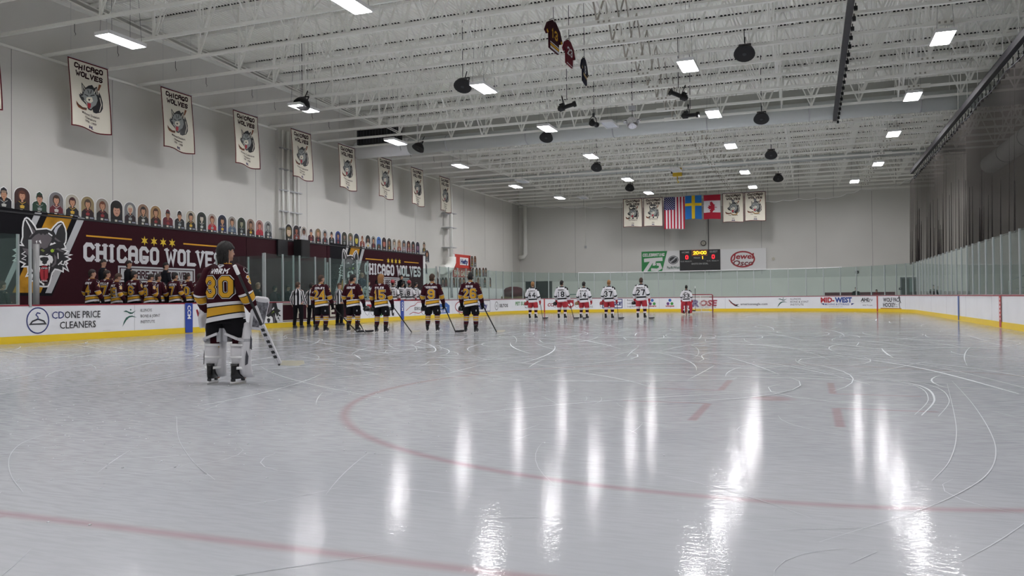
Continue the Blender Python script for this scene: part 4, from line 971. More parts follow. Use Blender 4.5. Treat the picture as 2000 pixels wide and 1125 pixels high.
for i, (a1, a2_, a3_, a4, lab) in enumerate([('Midwest Division', 'Champions', '1999 - 2000', 'IHL', 'cut off by the left edge of the view')] + texts):
    y = 21.06+4.37*(i-1)
    t = thing('hanging_banner', 'cream left wall banner with wolf emblem, ' + lab, 'banner', (0, 0, 0), 0, 'championship banners on the left wall')
    X = -24.9
    sf = cloth_panel('cloth', t, (X, y), 9.98, 1.75, 2.5, cloth, 'x', .07, 1.1, .15)
    lay(champ_layers(a1, a2_, a3_, a4), sf, 'printed_design', t, .005, sub=.16)
    MB().tube([(X, y-.03, 10.0), (X, y+1.78, 10.0)], .02, lgrey, 6).build('rod', t)
    mb = MB().tube([(X, y+.15, 10.0), (X, y+.15, DZ)], .006, lgrey, 4).tube([(X, y+1.72, 10.0), (X, y+1.72, DZ)], .006, lgrey, 4); mb.build('cord', t)
for (pl, pr, pt, pb), lab, ex in (((1217, 1254, 388, 443.5), 'left of the pair beside the starred flag', 1), ((1256.5, 1294, 386, 442), 'right of the pair beside the starred flag', 1), ((1411, 1452, 377, 434), 'left of the pair beside the maple leaf flag', 2), ((1454, 1495, 374.5, 431.5), 'rightmost on the back wall', 2)):
    x0, w_, z1, h_ = flagbox(pl, pr, pt, pb)
    t = thing('hanging_banner', 'cream back wall banner with cup emblem, ' + lab, 'banner', (0, 0, 0), 0, 'championship banners on the back wall')
    rod(t, x0, w_, z1); sf = cloth_panel('cloth', t, (x0, FY), z1, w_, h_, cloth, 'y', .03, 1.1)
    L = champ_layers('Turner Cup Champions' if ex == 1 else 'Calder Cup Champions', '', '1998' if ex == 1 else '2002', 'IHL' if ex == 1 else 'AHL', w_, h_) if False else None
    s_ = w_/1.75
    L = champ_layers('Cup Champions', ' . ', ('1998', '2000', '2002', '2008')[['left of the pair beside the s', 'right of the pair beside the ', 'left of the pair beside the m', 'rightmost on the back wall'].index((lab+' ')[:29].strip() if lab.startswith('rightmost') else lab[:29])], 'IHL' if ex == 1 else 'AHL', w_, h_)
    if ex == 1:
        L[1] += ovalring(w_*.5, h_*.68, .3, .2, .06, bk) + rect(w_*.38, h_*.7, w_*.62, h_*.74, bk); L[0] += rect(w_*.28, h_*.27, w_*.75, h_*.36, bk); L[1] += rect(w_*.33, h_*.28, w_*.48, h_*.34, cloth)+rect(w_*.55, h_*.28, w_*.7, h_*.34, cloth)
    else:
        L[0] += [([(w_*.42, h_*.76), (w_*.58, h_*.76), (w_*.54, h_*.68), (w_*.56, h_*.62), (w_*.44, h_*.62), (w_*.46, h_*.68)], grey)] + stroke([(w_*.42, h_*.28), (w_*.5, h_*.25), (w_*.66, h_*.26), (w_*.7, h_*.32)], .08, M('stick_tan', '9a7a4a', .8))
    lay(L, sf, 'printed_design', t, .006, sub=.25)
# red sponsor sign on the far left wall
sx = -25.9; t = thing('wall_sign', 'red sponsor sign with a white box reading Hefty above the portrait wall', 'sign')
MB().box((WL, 56.4, 3.55), (sx, 59.75, 4.62), M('sign_red', 'c0392e', .6)).build('upper_panel', t); MB().box((WL, 56.0, 2.82), (sx+.02, 59.9, 3.5), M('sign_red2', 'a84038', .6)).build('lower_panel', t)
MB().box((WL, 55.9, 3.75), (sx-.01, 56.4, 4.6), white).build('side_panel', t)
lay([rect(.9, .25, 2.55, .85, white), ftext('Hefty', 1.72, .36, .36, navy, .05, 1.25, .1, True)], planeX(sx, 56.4, 3.55), 'lettering', t, .01)
lay([ftext('FAN GALLERY', 1.9, .12, .42, pale, .05, .95, 0, True)], planeX(sx+.02, 56.0, 2.82), 'lettering', t, .01)
# ================================================================== PEOPLE
jm, jw = M('jersey_maroon', '330d17', .85, noise=.12, nscale=6), M('jersey_white', 'd4d3d6', .85)
jg = M('jersey_gold', 'c9982e', .8); jb = M('jersey_black', '131216', .85); jr = M('pants_red', 'a3232f', .75); sil = M('stripe_silver', 'b9babf', .8)
hairs = {'black': M('hair_black', '15110f', .7), 'brown': M('hair_brown', '3a2618', .7), 'dark': M('hair_dark', '221712', .7), 'fair': M('hair_fair', '8a6238', .7), 'bald': M('hair_thin', '8d7460', .7)}
def bone(mb, a, b, ra, rb, n=12, m=None):
    """closed stadium from a to b"""
    a = Vector(a); b = Vector(b); t = b-a; L = t.length; t.normalize(); x = t.cross(Vector((0, 1, 0)) if abs(t.y) < .9 else Vector((1, 0, 0))).normalized(); y = t.cross(x); R = []
    def ring(c, r): R.append([c + x*(r*cos(2*pi*i/n)) + y*(r*sin(2*pi*i/n)) for i in range(n)])
    for q in (-85, -55, -25): ring(a + t*(ra*sin(radians(q))), ra*cos(radians(q)))
    ring(a, ra); ring(b, rb)
    for q in (25, 55, 85): ring(b + t*(rb*sin(radians(q))), rb*cos(radians(q)))
    mb.ring_loft(R, lambda i, j: m or skin)
def remeshed(mb, name, vox, mat, smooth=2):
    me = mb.mesh('tmp'); o = bpy.data.objects.new('tmp', me); col.objects.link(o)
    md = o.modifiers.new('r', 'REMESH'); md.mode = 'VOXEL'; md.voxel_size = vox
    if smooth: s_ = o.modifiers.new('s', 'SMOOTH'); s_.factor = .5; s_.iterations = smooth
    dg = bpy.context.evaluated_depsgraph_get(); dg.update()
    r = bpy.data.meshes.new_from_object(o.evaluated_get(dg)); r.name = name
    bpy.data.objects.remove(o); bpy.data.meshes.remove(me); r.materials.clear(); r.materials.append(mat)
    r.polygons.foreach_set('use_smooth', [True]*len(r.polygons)); return r
def hand(mb, w_, d, side, curl=.5):
    """palm, four unequal bent fingers and a thumb; w_ wrist, d direction"""
    w_ = Vector(w_); d = Vector(d).normalized(); fr = Vector((0, 1, 0)); fr = (fr-d*fr.dot(d)).normalized(); sd = d.cross(fr)*side
    pc = w_+d*.05; bone(mb, w_, w_+d*.03, .028, .03); 
    for q in (-1, 0, 1): bone(mb, w_+d*.02+fr*q*.02, w_+d*.085+fr*q*.026, .017, .016, 8)
    for i, (o, L) in enumerate(((.033, .065), (.012, .076), (-.011, .07), (-.032, .055))):
        a = w_+d*.09+fr*o; b = a+(d*.9-sd*curl*.5)*L*.5; c = b+(d*.6-sd*curl)*L*.35; e = c+(d*.2-sd*curl*1.1)*L*.3
        bone(mb, a, b, .0105, .0098, 8); bone(mb, b, c, .0098, .009, 8); bone(mb, c, e, .009, .008, 8)
    a = w_+d*.03+fr*.025; b = a+(fr*.8+d*.6)*.04; c = b+(d-sd*.3+fr*.1)*.032; bone(mb, a, b, .014, .011, 8); bone(mb, b, c, .011, .009, 8)
# joints of the standing pose, facing +y
def pose(kind, s=1.0):
    P = dict(hip=.115, hz=.97, knee=(.15, .03, .53), ank=(.165, -.02, .13), sh=(.20, -.01, 1.49), el=(.31, -.04, 1.19), wr=(.335, .10, .95))
    if kind == 'goalie': P.update(knee=(.17, .05, .53), ank=(.19, -.03, .14), el=(.33, -.06, 1.21), wr=(.36, .10, .98))
    if kind == 'lean': P.update(el=(.29, .0, 1.17), wr=(.24, .22, 1.02))
    if kind == 'fold': P.update(el=(.27, .02, 1.18), wr=(.06, .20, 1.20))
    return P
BODY = {}
def body_mesh(kind, hy=0., tilt=0., vox=.02, mat=None, hands=True):
    key = (kind, hy, tilt, vox, mat.name if mat else '')
    if key in BODY: return BODY[key]
    P = pose(kind); mb = MB()
    for s in (-1, 1):
        f = lambda p: (p[0]*s, p[1], p[2])
        bone(mb, (P['hip']*s, 0, P['hz']), f(P['knee']), .10, .062); bone(mb, f(P['knee']), f(P['ank']), .06, .04); bone(mb, f(P['ank']), (P['ank'][0]*s*1.05, .11, .085), .04, .032)
        bone(mb, f(P['sh']), f(P['el']), .056, .044); bone(mb, f(P['el']), f(P['wr']), .043, .028)
        d = Vector(f(P['wr']))-Vector(f(P['el']))
        if hands: hand(mb, f(P['wr']), d, s)
        bone(mb, (0, -.01, 1.5), f(P['sh']), .06, .055)
    bone(mb, (-.06, 0, .98), (.06, 0, .98), .105, .105); bone(mb, (0, 0, 1.0), (0, 0, 1.2), .105, .10); bone(mb, (-.06, -.01, 1.38), (.06, -.01, 1.38), .105, .105); bone(mb, (0, 0, 1.2), (0, -.01, 1.38), .10, .11)
    bone(mb, (0, -.015, 1.5), (0, .0, 1.68), .06, .055)
    R = Matrix.Rotation(hy, 3, 'Z') @ Matrix.Rotation(tilt, 3, 'X'); c = Vector((0, .005, 1.62))
    h = lambda p: c + R @ Vector(p)
    mb.ell(h((0, 0, .145)), .076, .098, .105, skin, 14, 10, R); mb.ell(h((0, .03, .085)), .056, .066, .07, skin, 12, 8, R)
    bone(mb, h((0, .09, .135)), h((0, .112, .105)), .012, .016, 8); bone(mb, h((-.03, .085, .16)), h((.03, .085, .16)), .013, .013, 8); bone(mb, h((-.018, .09, .066)), h((.018, .09, .066)), .010, .010, 8); bone(mb, h((0, .075, .03)), h((0, .08, .03)), .022, .02, 8)
    for s in (-1, 1): mb.ell(h((s*.079, -.005, .125)), .010, .022, .034, skin, 8, 6, R)
    me = remeshed(mb, 'body', vox, mat or skin); BODY[key] = (me, R, c); return BODY[key]
HAIR = {}
def hair_mesh(style, colr, R, c, key):
    k = (style, colr, key)
    if k in HAIR: return HAIR[k]
    mb = MB(); m = hairs[colr]; n = 36; nv = 16; rings = []; rnd = random.Random(hash(style) % 97 if False else len(style)*13)
    for i in range(nv+1):
        th = radians(90 - 128*i/nv); rg = []
        for j in range(n):
            a = 2*pi*j/n; fr = sin(a)            # +y is the face
            lim = radians(12 if fr > .35 else (-2 if abs(cos(a)) > .8 and fr > -.2 else (-38 if style != 'long' else -60)))
            lim += radians(7*sin(a*9)+4*sin(a*17)); t = max(th, lim); bump = 1+.025*sin(a*7+i*1.3)+.025*sin(a*13-i)
            r = (1.13 if style != 'long' else 1.22)*bump
            if th < lim: r = 1.04 if style != 'long' else 1.12
            rg.append(c + R @ Vector((.078*r*cos(t)*cos(a), (.10*r*cos(t)*sin(a))-.004, .145+.108*r*sin(t))))
        rings.append(rg)
    mb.ring_loft(rings, lambda i, j: m, True, True, False)
    rs = random.Random(5); lg_ = style == 'long'
    for j in range(190 if lg_ else 90):
        a = radians(rs.uniform(178, 362)); back = abs(sin(a)); r0 = 1.0+rs.uniform(-.05, .08); z0 = rs.uniform(.04, .15) if lg_ else rs.uniform(.05, .10); L = rs.uniform(.08, .14)*(.6+.4*back) if lg_ else rs.uniform(.02, .045)*back
        rr = .088 if lg_ else .079
        p = c+R @ Vector((rr*r0*cos(a), (rr+.014)*r0*sin(a)-.004, z0)); q = c+R @ Vector(((rr-.004)*r0*cos(a+rs.uniform(-.15, .15)), (rr+.012-(.03 if not lg_ else .012)*back)*r0*sin(a), z0-L))
        bone(mb, p, q, .0085 if lg_ else .007, .003, 5, m)
    HAIR[k] = mb.mesh('hair'); return HAIR[k]
FACE = {}
def face_mesh(R, c, key):
    if key in FACE: return FACE[key]
    mb = MB()
    for s in (-1, 1):
        mb.ell(c+R @ Vector((s*.031, .088, .137)), .013, .008, .008, white, 8, 6, R); mb.ell(c+R @ Vector((s*.031, .094, .137)), .006, .004, .006, bk, 6, 4, R)
        mb.ell(c+R @ Vector((s*.031, .096, .158)), .018, .005, .004, hairs['dark'], 8, 4, R)
    mb.ell(c+R @ Vector((0, .098, .066)), .022, .006, .006, M('lips', '8d4a44', .6), 8, 4, R)
    FACE[key] = mb.mesh('face'); return FACE[key]
def srings(keys, cuts, n=24, ex=2.3, up=None):
    """rings at merged stations; keys (t, centre, a, b) smoothly interpolated; ring axes from the path"""
    ts = sorted(set([round(keys[0][0]+(keys[-1][0]-keys[0][0])*i/14, 4) for i in range(15)] + [round(c, 4) for c in cuts if keys[0][0] < c < keys[-1][0]]))
    def ev(t):
        for i in range(len(keys)-1):
            if t <= keys[i+1][0] or i == len(keys)-2:
                t0, t1 = keys[i][0], keys[i+1][0]; f = min(max((t-t0)/(t1-t0), 0), 1)
                p0, p1 = Vector(keys[i][1]), Vector(keys[i+1][1]); pm = Vector(keys[max(i-1, 0)][1]); pn = Vector(keys[min(i+2, len(keys)-1)][1])
                m0 = (p1-pm)*.5; m1 = (pn-p0)*.5; h = f*f*(3-2*f)
                P = p0*(2*f**3-3*f*f+1)+m0*(f**3-2*f*f+f)+p1*(-2*f**3+3*f*f)+m1*(f**3-f*f)
                return P, keys[i][2]+(keys[i+1][2]-keys[i][2])*h, keys[i][3]+(keys[i+1][3]-keys[i][3])*h
    R = []
    for t in ts:
        P, a, b = ev(t)
        if up is None:
            d = (ev(min(t+.02, keys[-1][0]))[0]-ev(max(t-.02, keys[0][0]))[0]).normalized(); x = d.cross(Vector((0, 1, 0))).normalized(); y = x.cross(d)*-1
            x = -x if x.x < 0 else x
        else: x, y = Vector((1, 0, 0)), Vector((0, 1, 0))
        rg = []
        for j in range(n):
            q = 2*pi*j/n; cx, sy = cos(q), sin(q); r = (abs(cx)**ex+abs(sy)**ex)**(-1/ex); wr_ = 1+.018*sin(q*3+t*9)+.012*sin(q*7+t*17)
            rg.append(P+x*(a*r*cx*wr_)+y*(b*r*sy*wr_))
        R.append(rg)
    return ts, R
def mat_at(t, stripes, base):
    for a, b, m in stripes:
        if a <= t < b: return m
    return base
def loft_part(keys, stripes, base, n=24, ex=2.3, up=None, mb=None, colf=None, capb=True):
    cuts = [s[0] for s in stripes]+[s[1] for s in stripes]; ts, R = srings(keys, cuts, n, ex, up); mb = mb or MB()
    mb.ring_loft(R, lambda i, j: (colf(ts[i], j, R[i][j]) if colf else None) or mat_at((ts[i]+ts[min(i+1, len(ts)-1)])/2, stripes, base), True, False, capb); return mb
JC = {}; TOR = {}
def jersey_mesh(kit, kind):
    if (kit, kind) in JC: return JC[(kit, kind)]
    P = pose(kind); g = 1.12 if kind == 'goalie' else 1.0; mb = MB()
    hs, ss, base, colf, tk = [], [], jm, None, None
    if kit == 'home':
        hs = [(.84, .915, jw), (.915, .935, jb), (.935, 1.005, jg), (1.005, 1.02, jb), (1.02, 1.055, jw), (1.055, 1.07, jb)] if kind != 'goalie' else [(.8, .915, jw), (.915, .93, jb), (.93, 1.02, jg), (1.02, 1.035, jb), (1.035, 1.08, jw)]
        ss = [(1.02, 1.06, jw), (1.06, 1.075, jb), (1.075, 1.30, jg), (1.30, 1.315, jb), (1.315, 1.355, jw)]
        if kind != 'goalie': ss = [(.985, 1.005, jw), (1.005, 1.02, jb), (1.02, 1.26, jg), (1.26, 1.275, jb), (1.275, 1.30, jw)]
    if kit == 'away':
        base = jw; hs = [(.965, 1.03, jb), (.86, .875, sil)]; ss = [(1.06, 1.09, sil), (1.09, 1.26, jb)]
        colf = lambda t, j, p: (jb if (t > 1.50 and p.y < .12) else (sil if 1.47 < t < 1.5 else None))
    if kit == 'ref':
        base = jb; colf = lambda t, j, p: (jw if (j//2) % 2 == 0 else jb)
    if kit == 'coach': base = M('jacket_dark', '14161b', .8)
    if kit == 'navy': base = M('jacket_navy', '27344c', .8)
    if kit == 'greyc': base = M('jacket_grey', '3d3f42', .8)
    if kit == 'dgreen': base = M('jacket_green', '12211e', .8)
    if kit == 'redv': base = M('vest_red', '6d1e28', .8)
    sk = kit in ('home', 'away')
    w_ = (1.0 if sk else .86)*g; hem = .84 if sk else .93
    torso = [(hem, (0, -.0, hem), .235*w_, .165*w_), (1.02, (0, .0, 1.02), .215*w_, .155*w_), (1.22, (0, -.005, 1.22), .225*w_, .15*w_), (1.40, (0, -.01, 1.40), .235*w_, .15*w_), (1.50, (0, -.012, 1.50), .20*w_, .125*w_), (1.565, (0, -.01, 1.565), .105, .09), (1.60, (0, -.005, 1.60), .072, .075)]
    k0 = kind == 'goalie'; mbt = MB()
    loft_part(torso, hs + ([(1.585, 1.61, jg)] if kit == 'home' else []), base, 28, 2.4, 1, mbt, colf, True)
    if kit in ('home', 'away'):
        mbt.v = [(x, y, z + (.16 if kit == 'home' else .05)*x*max(0, min(1, (1.22-z)/.3))) for x, y, z in mbt.v]
    TOR[(kit, kind)] = BVHTree.FromPolygons(mbt.v, mbt.f)
    mb = mbt
    for s in (-1, 1):
        f = lambda p: Vector((p[0]*s, p[1], p[2])); r = 1.0 if sk else .72; r *= 1.0 if kind != 'goalie' else 1.18
        sh, el, wr = f(P['sh']), f(P['el']), f(P['wr'])
        ks = [(0, sh+Vector((-.13*s, .0, -.01)), .05*r, .05*r), (.35, sh+Vector((.0*s, 0, 0)), .092*r, .095*r), (.6, sh.lerp(el, .5), .085*r, .088*r), (1., el, .082*r, .086*r), (1.35, el.lerp(wr, .45), .076*r, .08*r), (1.85, wr+(wr-el)*-.02, .062*r, .066*r)]
        cf = None
        if kit == 'ref': cf = lambda t, j, p: (jw if (j//2) % 2 == 0 else jb)
        if kit == 'away': cf = lambda t, j, p: (jb if t < .42 and p.z > P['sh'][2]+.02 else None)
        loft_part(ks, ss, base, 20, 2.1, None, mb, cf, True)
    me = mb.mesh('jersey'); JC[(kit, kind)] = me; return me
LC = {}
def leg_meshes(kit, kind):
    if (kit, kind) in LC: return LC[(kit, kind)]
    P = pose(kind); out = []; sk = kit in ('home', 'away')
    pm_ = jb if kit == 'home' else jr if kit == 'away' else M('trousers_black', '0f0f12', .8); mb = MB()
    wd = (1.0 if sk else .78)*(1.22 if kind == 'goalie' else 1)
    loft_part([(.80, (0, 0, .80), .20*wd, .135*wd), (.9, (0, 0, .92), .195*wd, .125), (1.02, (0, 0, 1.04), .17*wd, .11)], [], pm_, 24, 2.4, 1, mb)
    for s in (-1, 1):
        kn = Vector((P['knee'][0]*s, P['knee'][1], P['knee'][2])); an = Vector((P['ank'][0]*s, P['ank'][1], P['ank'][2])); hp = Vector((P['hip']*s, 0, .86 if sk else .95))
        if sk: loft_part([(0, hp, .125*wd, .14), (.5, hp.lerp(kn, .5), .125*wd, .135), (1, hp.lerp(kn, .86 if wd < 1.1 else .74), .115*wd, .125)], [], pm_, 20, 2.2, 1, mb)
        else: loft_part([(0, hp, .11, .125), (.5, hp.lerp(kn, .6), .092, .1), (1, kn, .078, .085), (1.5, kn.lerp(an, .6), .07, .078), (2, an+Vector((0, .0, -.03)), .062, .08)], [], pm_, 18, 2.1, 1, mb)
    if kit == 'home' and kind == 'player' or sk:
        mb2 = MB(); mb2.ell((.25, -.02, .72), .012, .03, .03, sil, 8, 5)
    out.append(('trousers', mb.mesh('trousers'), None))
    if sk:
        st = [(.30, .33, jw), (.33, .35, jb), (.35, .42, jg), (.42, .44, jb), (.44, .465, jw), (.465, .48, jb), (.48, .55, jg), (.55, .57, jb), (.57, .60, jw)] if kit == 'home' else [(.42, .45, jr), (.45, .62, jb), (.62, .66, jr)]
        for s in (-1, 1):
            kn = Vector((P['knee'][0]*s, P['knee'][1], P['knee'][2])); an = Vector((P['ank'][0]*s, P['ank'][1], P['ank'][2]))
            m1 = loft_part([(0, kn+Vector((0, 0, .16)), .092, .10), (.3, kn, .085, .095), (.65, kn.lerp(an, .45), .075, .085), (1., an+Vector((0, 0, .06)), .055, .065)], st, jm if kit == 'home' else jw, 18, 2.1, 1)
            out.append(('sock', m1.mesh('sock'), None))
            out.append(('skate', SK[s], (an.x, an.y, 0)))
    else:
        for s in (-1, 1): out.append(('shoe', SHOE, (P['ank'][0]*s, P['ank'][1], 0)))
    LC[(kit, kind)] = out; return out
def skate_mesh(s):
    mb = MB(); ang = Matrix.Rotation(radians(-8*s), 3, 'Z')
    def rg(c, a, b, n=14): return [ang @ (Vector(c)+Vector((a*cos(2*pi*i/n), b*sin(2*pi*i/n), 0))) for i in range(n)]
    mb.ring_loft([rg((0, .03, .075), .038, .135), rg((0, .03, .10), .047, .145), rg((0, .015, .135), .05, .13), rg((0, -.02, .175), .047, .085), rg((0, -.03, .23), .05, .072), rg((0, -.03, .275), .056, .075)], lambda i, j: blackg)
    b = mb.mesh('boot')
    h = MB(); h.box((-.012, -.12, .025), (.012, .155, .045), white, ang); h.box((-.012, .08, .04), (.012, .13, .08), bk, ang).box((-.012, -.11, .04), (.012, -.05, .08), bk, ang); h.box((-.003, -.135, 0), (.003, .165, .028), chrome, ang)
    return b, h.mesh('blade')
SKM = {s: skate_mesh(s) for s in (-1, 1)}; SK = {-1: 'L', 1: 'R'}
def shoe_mesh():
    mb = MB(); rg = lambda c, a, b, n=12: [Vector(c)+Vector((a*cos(2*pi*i/n), b*sin(2*pi*i/n), 0)) for i in range(n)]
    mb.ring_loft([rg((0, .05, 0), .045, .145), rg((0, .05, .03), .05, .15), rg((0, .035, .07), .045, .12), rg((0, 0, .12), .042, .06)], lambda i, j: bk); return mb.mesh('shoe')
SHOE = shoe_mesh()
def glove_mesh(s, m, m2):
    mb = MB(); o = Vector((0, 0, 0))
    bone(mb, (0, -.01, .07), (0, .0, -.02), .062, .052); bone(mb, (0, .01, -.03), (0, .03, -.09), .056, .05)
    for i, L in enumerate((.05, .06, .055, .04)):
        a = Vector((s*.012, -.03+.025*i+.01, -.10)); bone(mb, a, a+Vector((-s*.012, .02, -L)), .021, .019, 8); bone(mb, a+Vector((-s*.012, .02, -L)), a+Vector((-s*.045, .02, -L-.012)), .019, .017, 8)
    bone(mb, (-s*.02, .05, -.05), (-s*.035, .075, -.10), .024, .018, 8)
    return remeshed(mb, 'glove', .011, m)
GLV = {}
def gloves(kit):
    if kit not in GLV:
        m = jb if kit == 'home' else jr; GLV[kit] = {s: glove_mesh(s, m, white) for s in (-1, 1)}
    return GLV[kit]
def on_back(mesh, cx=0., zc=0., side='back'):
    bv = mesh if isinstance(mesh, BVHTree) else BVHTree.FromPolygons([v.co[:] for v in mesh.vertices], [p.vertices[:] for p in mesh.polygons])
    def fn(u, v, h):
        if side == 'back': o, d = Vector((cx+u, -1.2, zc+v)), Vector((0, 1, 0))
        else: o, d = Vector((1.2, cx+u, zc+v)), Vector((-1, 0, 0))
        hit = bv.ray_cast(o, d)
        P = hit[0] if hit[0] is not None else Vector((o.x, -.15, o.z) if side == 'back' else (.4, o.y, o.z))
        return P - d*(h+.002)
    return fn
CNT = [0]
def person(x, y, label, kit, kind='player', num=None, name=None, hairc='dark', style='short', face=0., turn=0., scale=1., vox=.024, z=0., group=None, gl=True, sk=None, shoulder='1', tilt=0.):
    face = round(face/.3)*.3
    root = thing('person', label, 'person', (x, y, z), turn, group); root.scale = (scale,)*3
    skt = kit in ('home', 'away'); lift = 0. if skt else -.0
    bm, R, c = body_mesh(kind, -face, tilt, vox, skin, not skt)
    link('body', bm, root); key = (round(-face, 2), tilt)
    link('hair', hair_mesh(style, hairc, R, c, key), root); link('face', face_mesh(R, c, key), root)
    jme = jersey_mesh(kit, kind); j = link('jersey' if kit in ('home', 'away', 'ref') else 'jacket', jme, root)
    for nm, me, loc in leg_meshes(kit, kind):
        if nm == 'skate':
            s = -1 if me == 'L' else 1; o = link('skate', SKM[s][0], root, loc); link('blade', SKM[s][1], o)
        elif nm == 'shoe': link('shoe', me, root, loc)
        else: link(nm, me, root)
    P = pose(kind)
    if skt and gl:
        for s in (-1, 1): link('glove', gloves(kit)[s], root, (P['wr'][0]*s, P['wr'][1]+.01, P['wr'][2]-.04))
    if num:
        g = 1.12 if kind == 'goalie' else 1.; H = (.30 if kind != 'goalie' else .275) if kit == 'home' else .27; z0 = 1.075 if kind != 'goalie' else 1.145
        fill, edge, mid = (jg, jw, jb) if kit == 'home' else (jb, jw, jb); t = .054 if kit == 'home' else .048
        wd = .46 if len(num) > 1 else .55; L = []
        if kit != 'home': L = [btext(num, 0, 0, H, t, fill, wd, .7, step=.05)]
        # keep the outlines on the same letter frame
        if kit == 'home':
            base = btext(num, 0, 0, H, t, fill, wd, .62, step=.05)
            L = [regrow(num, H, t, wd, .036, edge), regrow(num, H, t, wd, .02, mid), base]
        bt = TOR[(kit, kind)]; lay(L, on_back(bt, 0, z0), 'number', j, .005, sub=.035)
        if name: lay([btext(name, 0, 0, .07, .017, jw if kit == 'home' else jb, .5, .5, step=.05)], on_back(bt, 0, z0+H+.035), 'name_letters', j, .004)
        if kit == 'home' and shoulder:
            lay([regrow(num[0], .11, .024, .5, .012, edge), btext(num[0], 0, 0, .11, .024, fill, .5, .5, step=.04)], on_back(jme, -.02, 1.32, 'side'), 'sleeve_number', j, .003)
            lay([oval(0, 0, .05, .045, jw, 10), oval(0, 0, .03, .025, jb, 8)], on_back(jme, -.01, 1.50, 'side'), 'shoulder_patch', j, .003)
            if kind != 'goalie': lay([oval(0, 0, .03, .03, sil, 10)], lambda u, v, h: Vector((.205+h+u*.3, -.118-h+u*.9, .70+v)), 'trouser_badge', root, .003)
            lay([[([(-.05, .02), (0, -.02), (.05, .02), (.03, .035), (-.03, .035)], sil)]], on_back(bt, 0, 1.545), 'collar_mark', j, .003)
    if kit == 'ref': lay([btext(num or '53', 0, 0, .1, .025, jb, .6, .5)], lambda u, v, h: on_back(jme, 0, 1.33)(u, v, h+.006), 'number', j, .004) if num is None else None
    return root
def regrow(txt, H, t, wd, grow, m):
    """same letters, fatter stroke, so that it makes an even border"""
    cw = H*wd; gap = .62 if H > .2 else .5
    wid = [(t*1.3 if c == '1' else cw) for c in txt]; adv = [wi+t+H*gap*.3 for wi in wid]; X = -(sum(adv)-t-H*gap*.3)/2; out = []
    for c, wi, ad_ in zip(txt, wid, adv):
        sx = wi if c != '1' else cw*.6; off = 0 if c != '1' else -(sx-wi)/2
        for ln in GL[c].split('|'):
            q = [(X+off+int(a[0])/4*sx, t/2+int(a[1])/6*(H-t)) for a in ln.split()]
            out += stroke(q, t+grow, m, ln.split()[0] == ln.split()[-1], .05)
        X += ad_
    return out
def stick(p_butt, p_heel, blade_dir, label, shaft=blackg, blade=bk, L=.28, grp=None, name='hockey_stick'):
    p, q = Vector(p_butt), Vector(p_heel); t = thing(name, label, 'hockey stick', q, 0, grp); p = p-q; q = Vector((0, 0, 0))
    MB().bar(p, q, .022, .032, shaft).build('shaft', t); d = (p-q).normalized()
    MB().bar(p+d*.004, p-d*.13, .03, .038, white).build('butt_tape', t)
    b = Vector(blade_dir).normalized(); mb = MB(); pr = [(0, 0), (L*.35, -.004), (L*.75, .0), (L, .03), (L*.97, .075), (L*.5, .07), (0, .065)]
    k = len(mb.v)
    n_ = Vector((-b.y, b.x, 0))
    for s in (-.006, .006):
        for u, v in pr: mb.v.append(tuple(b*u + Vector((0, 0, v)) + n_*(s + .02*(u/L)**2)))
    N = len(pr); mb.face([k+i for i in range(N)][::-1], blade); mb.face([k+N+i for i in range(N)], blade)
    for i in range(N): mb.face((k+i, k+(i+1) % N, k+N+(i+1) % N, k+N+i), blade)
    mb.build('blade', t); return t
def helmet(P, label, m, rot=0.):
    t = thing('helmet', label, 'helmet', P, rot, 'helmets held in hands'); mb = MB(); rg = []
    for z_, a, b in ((-.06, .10, .125), (-.02, .112, .14), (.04, .11, .137), (.09, .085, .105), (.12, .04, .05)): rg.append([Vector((a*cos(2*pi*i/18), b*sin(2*pi*i/18), z_)) for i in range(18)])
    mb.ring_loft(rg, lambda i, j: m); mb.box((-.02, -.12, .03), (.02, .12, .125), m); mb.build('shell', t)
    MB().tube([(-.1, .09, -.03), (-.06, .135, -.06), (0, .15, -.07), (.06, .135, -.06), (.1, .09, -.03)], .012, sheer('visor', 'e8eeee', .1) if 'visor' not in MC else MC['visor'], 6).build('visor', t)
    MB().tube([(.1, 0, -.05), (.06, .02, -.16), (0, .03, -.2), (-.06, .02, -.16), (-.1, 0, -.05)], .006, bk, 5).build('chin_strap', t); return t

